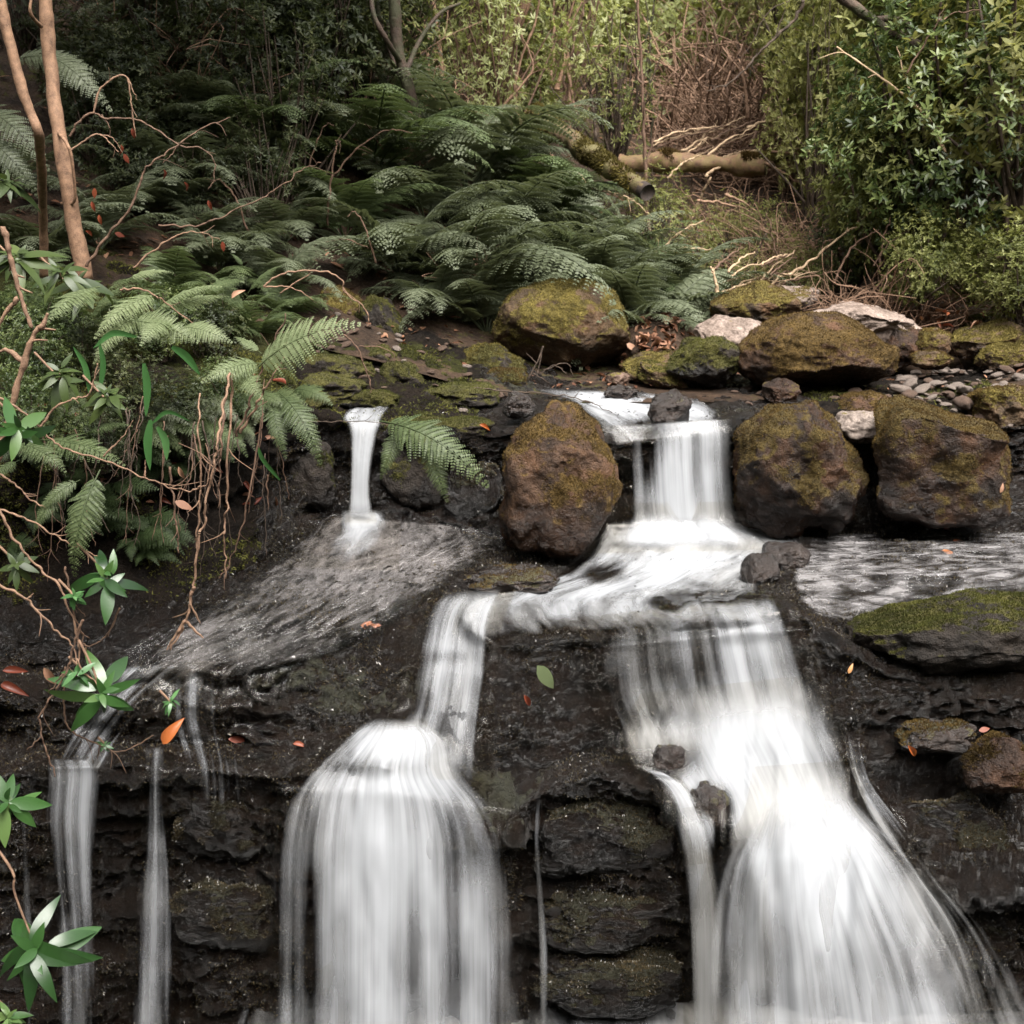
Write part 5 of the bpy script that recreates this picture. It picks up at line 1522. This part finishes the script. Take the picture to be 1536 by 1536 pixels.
# bare brush: many fine twigs from one foot
def brush_mesh(seed, n=90, size=1.):
    rg = np.random.default_rng(seed)
    mb = MB()
    for k in range(n):
        a = rg.random() * 6.28
        e = rg.uniform(.15, 1.4)
        L = size * rg.uniform(.35, 1.)
        d = np.array([math.cos(a) * math.cos(e), math.sin(a) * math.cos(e), math.sin(e)])
        b = np.array([rg.normal() * .12, rg.normal() * .12, rg.uniform(0, .2)]) * size
        m1 = b + d * L * .5 + rg.normal(size=3) * .09 * size
        m2 = b + d * L * .8 + rg.normal(size=3) * .12 * size + [0, 0, -.05 * size]
        t_ = b + d * L + rg.normal(size=3) * .14 * size - [0, 0, .15 * size * rg.random()]
        add_tube(mb, [b, m1, m2, t_], size * rg.uniform(.004, .009), size * .0025, tint=rg.random(), n=10, sides=4, cap=False)
    return mb.mesh('twigs')


BRUSH = [brush_mesh(800 + k) for k in range(3)]


def put_brush(px, py, Y, s, label, group=None, mat='twig', k=0, dz=0.):
    p = P(px, py, Y)
    z = min(p[2], on_ground(p[0], p[1]) + 2.5) if dz == 0 else p[2]
    r = link('dead_brush', BRUSH[k % 3], None, loc=(p[0], p[1], on_ground(p[0], p[1]) - .05))
    r.scale = (s, s, s)
    r.rotation_euler = (0, 0, px * .7 + py)
    setmat(r, M[mat])
    return tag(r, label, 'dead brush', group)


for i, (px, py, Y, s) in enumerate([(1080, 230, 14.5, 1.5), (1130, 240, 15, 1.7), (1180, 230, 14.5, 1.6), (1040, 220, 15.5, 1.6), (1100, 150, 17.5, 2.0), (1150, 140, 18, 2.2), (1060, 120, 19, 2.0), (1200, 170, 16.5, 2.), (1120, 330, 11.6, .8), (1050, 350, 11.4, .6), (1150, 380, 10.5, .7), (1220, 380, 10.3, .7)]):
    put_brush(px, py, Y, s, 'rust brown thicket of dead twigs behind the level orange log' if py < 260 else 'dry tangle of brown twigs between the orange log and the stick pile', 'dead twigs behind the orange log' if py < 260 else 'dead twigs below the orange log', k=i)
for i, (px, py, Y, s) in enumerate([(620, 240, 10.8, .8), (690, 400, 9.0, .45), (560, 250, 11.5, .9), (300, 300, 9.8, .8), (200, 200, 10.5, .9), (380, 250, 11, .9), (480, 200, 12, 1.)]):
    put_brush(px, py, Y, s, 'brown dead twigs showing between the ferns of the left bank', 'dead twigs among the left bank ferns', k=i)
for i, (px, py, Y, s) in enumerate([(1330, 420, 9.0, .7), (1290, 430, 9.1, .6), (1400, 420, 9.1, .6)]):
    put_brush(px, py, Y, s, 'dead twigs in the dark hollow under the right shrubs', 'dead twigs under the right shrubs', k=i)

rgr = np.random.default_rng(31)
for i in range(34):
    px = rgr.uniform(60, 430)
    py = rgr.uniform(590, 690)
    L = rgr.uniform(60, 230)
    Yr = np.interp(px, [60, 200, 300, 380, 430], [5.3, 5.4, 5.5, 5.9, 6.3])
    dx = rgr.normal() * 22
    twig('thin brown root hanging in the shade over the dark left bank', [(px, py, .05), (px + dx * .3 + rgr.normal() * 5, py + L * .35), (px + dx * .7 + rgr.normal() * 6, py + L * .7), (px + dx, py + L)], Yr, rgr.uniform(.8, 1.5), .7, 'twig_dark' if i % 3 else 'twig_brown', 'root', 'root', 'thin roots over the dark left bank')
for i in range(26):
    px, py = rgr.uniform(130, 620), rgr.uniform(120, 400)
    a, L = rgr.uniform(.2, 2.9), rgr.uniform(60, 170)
    Yr = np.interp(py, [120, 250, 400], [10.5, 9.6, 8.3])
    twig('dry tan twig among the shaded bushes and ferns of the left bank', [(px, py), (px + math.cos(a) * L * .4, py - math.sin(a) * L * .45 - 12), (px + math.cos(a) * L * .75, py - math.sin(a) * L * .7 - 10), (px + math.cos(a) * L, py - math.sin(a) * L * .8 + 6)], Yr, rgr.uniform(1.2, 2), .8, 'twig_brown', group='dry twigs among the left bank bushes')

rgs = np.random.default_rng(83)
for i in range(20):
    px, py = rgs.uniform(640, 1190), rgs.uniform(170, 260)
    Yr = rgs.uniform(11.8, 16)
    a = rgs.normal() * 60
    L = rgs.uniform(180, 330)
    twig('thin bare sapling stem rising through the light bushes in the middle of the wood', [(px, py), (px + a * .2 + rgs.normal() * 10, py - L * .35), (px + a * .6 + rgs.normal() * 14, py - L * .7), (px + a, py - L)], Yr, rgs.uniform(1.8, 3.6), 1.1, ('twig', 'twig_brown', 'trunk_dark')[i % 3], 'sapling', 'sapling', 'thin saplings in the middle of the wood', shoots=7)
for i in range(16):
    px, py = rgs.uniform(980, 1240), rgs.uniform(60, 400)
    Yr = np.interp(py, [60, 400], [13, 9.8])
    a, L = rgs.uniform(.1, .9) * (1 if i % 2 else -1), rgs.uniform(60, 150)
    twig('bare branch fallen across the gully around the level orange log', [(px - math.cos(a) * L * .5, py + math.sin(a) * L * .5), (px, py - 6), (px + math.cos(a) * L * .5, py - math.sin(a) * L * .5)], Yr, rgs.uniform(1.4, 2.6), .9, 'pale_stick' if i % 2 else 'twig', 'branch', 'branch', 'fallen branches in the gully by the log', shoots=5)
# ------------------------------------------------------------------ bushes and far trees
SH = [
    # px, py of the foot, distance, width, height factor, proto, material, label, group
    (1345, 410, 9.6, 1.25, 1.2, LAUREL_P[0], 'shrub_mid', 'glossy dark green bush above the bare pinkish boulder', None),
    (1400, 380, 9.3, 1.5, 1.15, LAUREL_P[1], 'laurel', 'broad glossy bush in the middle of the right bank with a dark hollow under it', None),
    (1385, 445, 8.9, .55, 1.1, LAUREL_P[2], 'shrub_mid', 'small bright bush just behind the pinkish boulder', None),
    (1520, 340, 9.0, 1.5, 1.1, DENSE_P[3], 'shrub_lime', 'leafy yellowish bush cut by the right edge, half way up the bank', None),
    (1530, 470, 8.6, .75, .9, LAUREL_P[0], 'shrub_mid', 'low bush at the right edge above the long tilted rock', None),
    (1460, 440, 9.0, .6, .8, LAUREL_P[1], 'shrub_mid', 'low sprawling plant with light leaf stars under the broad glossy bush', None),
    (1275, 420, 9.9, .6, 1.0, LAUREL_P[2], 'laurel', 'upright dark bush at the foot of the lime green bush', None),
    (1460, 250, 10.2, 1.9, 1.2, DENSE_P[1], 'shrub_mid', 'tall light-topped bush in the upper right, behind the forked bare stem', None),
    (1340, 270, 11.0, 1.8, 1.2, LAUREL_P[0], 'shrub_mid', 'bush behind the forked bare stem, beside the grey peeling trunk', None),
    (1560, 180, 10.5, 2.2, 1.2, LAUREL_P[2], 'shrub_mid', 'bush filling the top right corner', None),
    (1400, 130, 12.5, 2.2, 1.1, LAUREL_P[1], 'shrub_dark', 'shaded bush at the top right behind the dark bough', None),
    (1222, 340, 10.8, .95, 1.5, FEATH_P[0], 'shrub_lime', 'tall feathery lime green bush right of the brown thicket', None),
    (1262, 240, 11.4, 1.35, 1.4, FEATH_P[1], 'shrub_lime', 'second feathery lime green bush, right of the tall one and higher', None),
    (1200, 80, 13.5, 1.6, 1.3, FEATH_P[0], 'shrub_lime', 'feathery yellow green treetop above the lime bushes', None),
    (985, 390, 10.4, .5, 1., LOOSE_P[2], 'shrub_mid', 'sparse bush beside the tall bare sapling', None),
    (920, 240, 12.2, .9, 1.2, LOOSE_P[0], 'shrub_mid', 'loose bright bush behind the mossy cut log', None),
]
for i, (px, py, Y, s, fh, pr, mt, lab, g) in enumerate(SH):
    p = P(px, py, Y)
    z = min(p[2], on_ground(p[0], p[1]) + 1.2)
    put_shrub(pr, 'bush', M[mt], p[0], p[1], z - .05, s, i * 1.7, lab, 'bush', g, sz=fh)

# shaded leafy thicket at the back left, then sunnier trees behind the gap
rg = np.random.default_rng(99)
TH = []
for py, Y, n, x0, x1, s in [(390, 8.9, 6, 130, 430, .45), (340, 9.6, 6, 20, 460, .7), (300, 10.6, 6, 150, 560, 1.1), (210, 11.8, 8, 60, 620, 1.4), (120, 13.5, 8, 20, 640, 1.8), (40, 15.5, 8, -20, 660, 2.2), (-60, 18, 7, -40, 680, 2.8), (-160, 21, 7, -60, 700, 3.4)]:
    for k in range(n):
        px = x0 + (x1 - x0) * (k + .5 + rg.uniform(-.3, .3)) / n
        TH.append((px, py + rg.uniform(-25, 25), Y + rg.uniform(-.4, .4), s * rg.uniform(.8, 1.2)))
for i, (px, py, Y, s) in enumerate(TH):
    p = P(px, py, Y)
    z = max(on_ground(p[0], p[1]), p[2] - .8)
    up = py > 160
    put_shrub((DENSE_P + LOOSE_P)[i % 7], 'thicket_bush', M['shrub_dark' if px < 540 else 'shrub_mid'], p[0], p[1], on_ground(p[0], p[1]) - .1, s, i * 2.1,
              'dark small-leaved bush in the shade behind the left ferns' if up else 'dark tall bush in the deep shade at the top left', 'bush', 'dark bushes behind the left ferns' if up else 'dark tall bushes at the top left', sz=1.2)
CT = []
for py, Y, n, x0, x1, s in [(190, 13.2, 6, 640, 930, 1.0), (130, 15.2, 8, 620, 1000, 1.5), (80, 18, 8, 640, 1040, 2.0), (30, 22, 8, 640, 1100, 2.6), (-10, 27, 9, 640, 1200, 3.2), (-40, 33, 9, 700, 1300, 4.), (-80, 42, 9, 640, 1400, 5.5)]:
    for k in range(n):
        px = x0 + (x1 - x0) * (k + .5 + rg.uniform(-.35, .35)) / n
        if 850 < px < 1075 and Y < 25 and rg.random() < .8:
            continue
        CT.append((px, py + rg.uniform(-15, 15), Y + rg.uniform(-.6, .6), s * rg.uniform(.75, 1.2)))
for i, (px, py, Y, s) in enumerate(CT):
    p = P(px, py, Y)
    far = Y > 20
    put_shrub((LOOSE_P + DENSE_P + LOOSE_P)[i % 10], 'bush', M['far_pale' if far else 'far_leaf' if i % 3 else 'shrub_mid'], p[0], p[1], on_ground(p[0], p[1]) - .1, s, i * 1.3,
              'pale sunlit tree far up the valley at the top of the gap' if far else 'loose light-leaved bush among thin stems above the fern crest', 'tree' if far else 'bush', 'pale trees far up the valley' if far else 'light bushes above the fern crest', 'twig_brown', sz=1.35)
RT = []
for py, Y, n, x0, x1, s in [(120, 14, 5, 1260, 1560, 2.2), (40, 17, 5, 1230, 1580, 2.8), (-40, 21, 5, 1200, 1600, 3.6), (-120, 27, 5, 1150, 1650, 4.5)]:
    for k in range(n):
        px = x0 + (x1 - x0) * (k + .5 + rg.uniform(-.35, .35)) / n
        RT.append((px, py, Y + rg.uniform(-.6, .6), s * rg.uniform(.8, 1.2)))
for i, (px, py, Y, s) in enumerate(RT):
    p = P(px, py, Y)
    put_shrub((LAUREL_P + DENSE_P)[i % 8], 'bush', M['shrub_mid'], p[0], p[1], on_ground(p[0], p[1]) - .1, s, i * 1.9, 'tall bush on the slope behind the right bank', 'bush', 'tall bushes behind the right bank', sz=1.3)

# low growth on the left bank, in the shade of the bright ferns
for i, (px, py, Y, s) in enumerate([(60, 520, 6.0, .45), (130, 510, 6.2, .45), (30, 460, 6.4, .5), (190, 560, 5.7, .35), (90, 630, 5.5, .35), (270, 590, 5.9, .35), (330, 560, 6.2, .35), (150, 640, 5.6, .3), (240, 450, 6.6, .45), (320, 470, 6.8, .4), (30, 580, 5.4, .4)]):
    p = P(px, py, Y)
    h, _ = hit(px, py)
    z = p[2] - s * .6
    s *= .8
    put_shrub(DENSE_P[i % 4] if i % 2 else LAUREL_P[i % 4], 'low_bush', M['shrub_dark' if i % 2 else 'laurel'], p[0], p[1], z, s, i * 1.1, 'low dark leafy clump under the bright ferns of the left bank', 'undergrowth', 'low clumps under the bright ferns')

# unseen trees added behind the viewer, crowns placed to shade the lower falls
for k, (x, y, z, sz, lab) in enumerate([(3.4, -2.2, 8.4, 6.5, 'unseen tree added on the right behind the viewer to shade the falls'), (-2.6, -3.2, 9.0, 6., 'unseen tree added on the left behind the viewer to shade the falls')]):
    sx_ = 6.8 if x > 0 else -6.8
    r = empty('tree', (sx_, y - 1.5, 0), lab, 'tree')
    mb = MB()
    add_tube(mb, [(0, 0, -.5), (-.1 * sx_ / 6, .2, 3), ((x - sx_) * .35, .8, 6.5), ((x - sx_) * .9, 1.4, z + .8)], .22, .08, n=40, sides=12, lump=.15)
    link('trunk', mb.mesh('trunk'), M['trunk_dark'], r)
    o = link('crown', LOOSE_P[k][0], None, r, (x - sx_, 1.5, z - sz * .45))
    o.scale = (sz, sz, sz * .7)
    setmat(o, M['shrub_dark'])

for i, (px, py, Y, sc_) in enumerate([(1010, 400, 9.9, .3), (1050, 385, 10.3, .35), (1090, 370, 10.8, .4), (1140, 360, 10.6, .4), (1190, 400, 10.0, .35), (1000, 330, 11.4, .45), (1070, 330, 11.0, .35), (960, 300, 11.6, .5), (1120, 410, 9.8, .28), (1220, 420, 9.7, .3)]):
    p = P(px, py, Y)
    put_shrub((LOOSE_P + FEATH_P)[i % 5], 'low_bush', M['shrub_mid' if i % 2 else 'shrub_lime'], p[0], p[1], on_ground(p[0], p[1]) - .03, sc_, i * 1.9, 'small sparse green plant on the gully floor below the level orange log', 'undergrowth', 'small plants on the gully floor')
# ------------------------------------------------------------------ leaves on the ground, gravel
DRY = [LEAF_DRY, leaf_template(6, .5, .5, .25, curl=.6), leaf_template(6, .36, .9, .5, curl=-1.)]
_dry = {}


def dry_leaf(label, px, py, Y, size, mat, rot, group=None, lift=.0, flat=None, k=0, tint=.5):
    p = P(px, py, Y) if Y else None
    if p is None:
        h, n = hit(px, py)
        if h is None:
            h, n = hit(px, py, BANK_BVH)
        p = np.array(h) + np.array(n) * .012
        Y = p[1]
    key = (k % 3, round(tint, 1))
    if key not in _dry:
        V, F = DRY[k % 3]
        _dry[key] = mesh_np('fallen_leaf', V - [.5, 0, 0], F, True, {'tint': np.full(len(V), tint)})
    o = link('fallen_leaf', _dry[key], None, loc=p)
    s = size * mpp(Y) * .85
    o.scale = (s, s, s)
    o.rotation_euler = rot
    setmat(o, M[mat])
    return tag(o, label, 'leaf', group)


dry_leaf('bright orange and cream leaf lying at the edge of the sloping left slab', 560, 938, None, 46, 'orange_leaf', (R(35), R(-5), R(-10)), k=1, tint=.5)
dry_leaf('large orange leaf standing on its point on the black lower ledge', 257, 1098, 4.95, 58, 'orange_leaf', (R(75), R(-55), R(0)), k=0, tint=.3)
dry_leaf('green leaf stuck flat on the dark wall between the two cascades', 820, 1016, 5.32, 58, 'fern_light', (R(65), R(52), R(0)), k=1, tint=.4)
dry_leaf('thin red leaf stuck upright below the green leaf', 792, 1052, 5.2, 30, 'red_leaf', (R(75), R(60), R(0)), k=2, tint=.6)
dry_leaf('red brown leaf on the dark bank at the far left edge, upper of two', 22, 1005, 4.9, 42, 'red_leaf', (R(60), R(0), R(10)), k=2, tint=.1)
dry_leaf('red brown crumpled leaf below the other at the far left edge', 18, 1032, 4.85, 50, 'red_leaf', (R(50), R(10), R(-20)), k=2, tint=.0)
dry_leaf('dark red leaf lying on the lower ledge left of the broad fall', 357, 1112, None, 34, 'red_leaf', (R(40), 0, R(8)), k=1)
dry_leaf('small pinkish leaf on the moss right of the dark red leaf', 452, 1119, None, 26, 'red_leaf', (R(40), 0, R(-12)), k=0, tint=.8)
dry_leaf('pale brown leaf standing on the wet corner of the slab beside the sprig', 75, 1015, 4.95, 40, 'litter', (R(70), R(60), 0), k=0, tint=.7)
dry_leaf('orange leaf stranded on the wet right slab', 1422, 830, None, 28, 'orange_leaf', (R(30), 0, R(10)), k=1, tint=.5)
dry_leaf('flat reddish leaf behind the orange one on the right slab', 1440, 814, None, 30, 'red_leaf', (R(20), 0, R(5)), k=1, tint=.8)
dry_leaf('dark red leaf at the back of the wet right slab', 1421, 796, None, 20, 'red_leaf', (R(30), 0, R(20)), k=0, tint=.5)
dry_leaf('orange curled leaf stuck to the right wall below the moss slab', 1370, 1128, 5.0, 34, 'orange_leaf', (R(80), R(50), 0), k=2, tint=.2)
dry_leaf('red leaf lodged between the dark blocks at the right', 1477, 1094, 4.98, 22, 'red_leaf', (R(60), R(-15), 0), k=1, tint=.6)
dry_leaf('small tan leaf on the rock edge right of the cascade', 1276, 1003, 5.25, 20, 'orange_leaf', (R(70), R(-70), 0), k=0, tint=.8)
dry_leaf('tan leaf stuck on the side of the broad square boulder', 1503, 732, 6.45, 18, 'litter', (R(80), R(-75), 0), k=0, tint=.9)
dry_leaf('dry orange leaf caught on the wet rock left of the pointed boulder', 728, 640, 6.85, 22, 'orange_leaf', (R(60), R(20), 0), k=2, tint=.2)
dry_leaf('brown leaf with a pale edge caught among the hanging roots', 276, 757, 5.2, 34, 'litter', (R(50), R(20), 0), k=1, tint=.6)
dry_leaf('pink dry leaf hanging in the roots above the brown one', 272, 710, 5.25, 26, 'litter', (R(80), R(70), 0), k=2, tint=.9)
dry_leaf('pale dry leaf among the bright fern stems', 356, 440, 5.9, 26, 'litter', (R(60), R(-40), 0), k=0, tint=1.)
for i, (px, py, a) in enumerate([(200, 200, 80), (190, 238, 60), (182, 225, 85), (140, 310, 75), (142, 290, 90), (247, 262, 80), (315, 308, 70), (335, 370, 80), (135, 350, 30), (150, 330, 80), (180, 352, 20), (280, 280, 60)]):
    dry_leaf('withered red brown leaf hanging from the dry twigs near the left trunk', px, py, 6.25, 18, 'red_leaf', (R(80), R(a), R(20 * (i % 3))), 'withered leaves on the left twigs', k=i, tint=(i % 5) / 5)
rg = np.random.default_rng(55)
for i in range(120):
    px = rg.normal(985, 36)
    py = rg.normal(500, 22) + (px - 985) * -.45
    h, _ = hit(px, py, MOUND_BVH)
    if h is None:
        h, _ = hit(px, py)
    if h is None:
        continue
    dry_leaf('curled brown leaf in the drift of dead leaves right of the big domed boulder', px, py, h.y - .015, rg.uniform(16, 30), 'litter', (R(rg.uniform(-60, 60)), R(rg.uniform(-50, 50)), rg.uniform(0, 6.28)), 'dead leaves beside the domed boulder', k=i, tint=round(rg.random(), 1))
for i in range(60):
    px, py = rg.uniform(1380, 1540), rg.uniform(440, 488)
    dry_leaf('small brown leaf littering the foot of the right bank above the rocks', px, py, 9.0 + rg.uniform(-.2, .4) - (py - 460) * .012, rg.uniform(14, 24), 'litter' if i % 3 else 'red_leaf', (R(rg.uniform(-50, 50)), R(rg.uniform(-40, 40)), rg.uniform(0, 6.28)), 'leaf litter under the right bank', k=i, tint=round(rg.random(), 1))
for i in range(40):
    px, py = rg.uniform(60, 420), rg.uniform(560, 760)
    h, n = hit(px, py)
    dry_leaf('dull brown leaf on the dark soil under the left bank plants', px, py, h.y - .03, rg.uniform(16, 30), 'litter' if i % 2 else 'red_leaf', (R(rg.uniform(10, 80)), R(rg.uniform(-50, 50)), rg.uniform(0, 6.28)), 'dull leaves on the left bank', k=i, tint=round(rg.random() * .6, 1))

# fallen leaves all over the wooded ground: nobody could count them
n = 9000
X = rg.uniform(-7, 9, n)
Y = 8. + 14 * rg.random(n) ** 1.4
Z = hgt(X, Y)
pz = np.array([on_ground(a, b) for a, b in zip(X, Y)])
ang = rg.random(n) * 6.28
xd = np.stack([np.cos(ang), np.sin(ang), rg.normal(size=n) * .3], -1)
nh = np.stack([rg.normal(size=n) * .35, rg.normal(size=n) * .35, np.ones(n)], -1)
Vl, Fl, tl = scatter(LEAF_LO, np.stack([X, Y, pz + .01], -1), frames(xd, nh), rg.uniform(.04, .10, n), rg.random(n))
tag(link('leaf_litter', mesh_np('leaf_litter', Vl, Fl, True, {'tint': tl}), M['litter']), 'carpet of brown fallen leaves over the wooded slopes', 'leaf litter', kind='stuff')

# the gravel bank: stones one can tell apart
PEB = []
for k in range(8):
    V, F = rock_shape(3, 900 + k, 1, .85, .6, (), 2.4, .12, .03, 5)
    PEB.append(mesh_np('stone', V, F, True, {'moss': np.full(len(V), -.5)}))
PEB2 = [m.copy() for m in PEB]


def ground_top(x, y):
    z = -9
    for bv in (LEDGE_BVH, BANK_BVH):
        h = bv.ray_cast(Vector((x, y, 3)), Vector((0, 0, -1)))
        if h[0] is not None:
            z = max(z, h[0].z)
    return z


def put_stone(i, x, y, s, mats, lab, grp, lift=.3):
    o = link('stone', (PEB2 if mats == 'pebble_brown' else PEB)[i % 8], None, loc=(x, y, ground_top(x, y) + s * lift))
    setmat(o, M[mats])
    o.scale = (s * rg.uniform(.8, 1.45), s * rg.uniform(.8, 1.2), s * rg.uniform(.45, 1))
    o.rotation_euler = (rg.uniform(-.4, .4), rg.uniform(-.4, .4), rg.random() * 6.28)
    tag(o, lab, 'stone', grp)


for i in range(185):
    px = rg.uniform(1335, 1560)
    Yp = 7.2 + 1.35 * rg.random()
    x = (px - 768) / FPX * Yp / CP
    s = .014 + .040 * rg.random() ** 2.2 + (.03 if rg.random() < .07 else 0)
    br = i % 3 == 0
    put_stone(i, x, Yp, s, 'pebble_brown' if br else 'pebble_grey', 'small reddish brown stone in the gravel bank behind the broad square boulder' if br else 'small grey stone in the gravel bank behind the broad square boulder', 'brown stones of the gravel bank' if br else 'grey stones of the gravel bank', rg.uniform(.1, .9))
for i in range(45):
    px = rg.uniform(1090, 1345)
    Yp = rg.uniform(7.25, 7.9)
    x = (px - 768) / FPX * Yp / CP
    put_stone(i, x, Yp, .015 + .035 * rg.random() ** 2, 'stone_wet' if i % 3 else 'pebble_brown', 'dark wet pebble on the strip between the rusty dome and the front boulders' if i % 3 else 'brown pebble on the strip between the rusty dome and the front boulders', 'dark pebbles below the rusty dome' if i % 3 else 'brown pebbles below the rusty dome')
for i in range(50):
    px = rg.uniform(470, 760)
    Yp = rg.uniform(7.15, 8.3)
    put_stone(i, (px - 768) / FPX * Yp / CP, Yp, rg.uniform(.012, .035), 'pebble_brown' if i % 4 else 'pebble_grey', 'small loose stone among the moss cushions above the small fall', 'loose stones on the mossy ledge')
# ------------------------------------------------------------------ light
w = bpy.data.worlds.new('World')
SC.world = w
w.use_nodes = True
nt = w.node_tree
bg = nt.nodes['Background']
sky = nt.nodes.new('ShaderNodeTexSky')
sky.sky_type = 'NISHITA'
sky.sun_disc = False
EL, AZ = 58, 158        # sun height, and bearing from +Y towards +X
sky.sun_elevation = R(EL)
sky.sun_rotation = R(AZ)
sky.dust_density = 4
sky.air_density = 1.
sky.ozone_density = 1.
hs = nt.nodes.new('ShaderNodeHueSaturation')
hs.inputs['Saturation'].default_value = .10
nt.links.new(sky.outputs[0], hs.inputs['Color'])
nt.links.new(hs.outputs[0], bg.inputs['Color'])
bg.inputs['Strength'].default_value = .10
sd = bpy.data.lights.new('sun', 'SUN')
sd.energy = 3.2
sd.angle = R(45)
sd.color = (1, .955, .90)
so = bpy.data.objects.new('sun', sd)
COL.objects.link(so)
v = Vector((math.sin(R(AZ)) * math.cos(R(EL)), math.cos(R(AZ)) * math.cos(R(EL)), math.sin(R(EL))))
so.rotation_euler = v.to_track_quat('Z', 'Y').to_euler()
so.location = v * 30
SC.view_settings.view_transform = 'Standard'
SC.view_settings.look = 'None'
SC.view_settings.gamma = 1
SC.view_settings.exposure = 2.0
SC.render.engine = 'CYCLES'
cy = SC.cycles
cy.max_bounces = 5
cy.diffuse_bounces = 2
cy.glossy_bounces = 2
cy.transmission_bounces = 3
cy.transparent_max_bounces = 24
cy.use_denoising = True
try:
    cy.denoiser = 'OPENIMAGEDENOISE'
except Exception:
    pass
cy.sample_clamp_indirect = 4
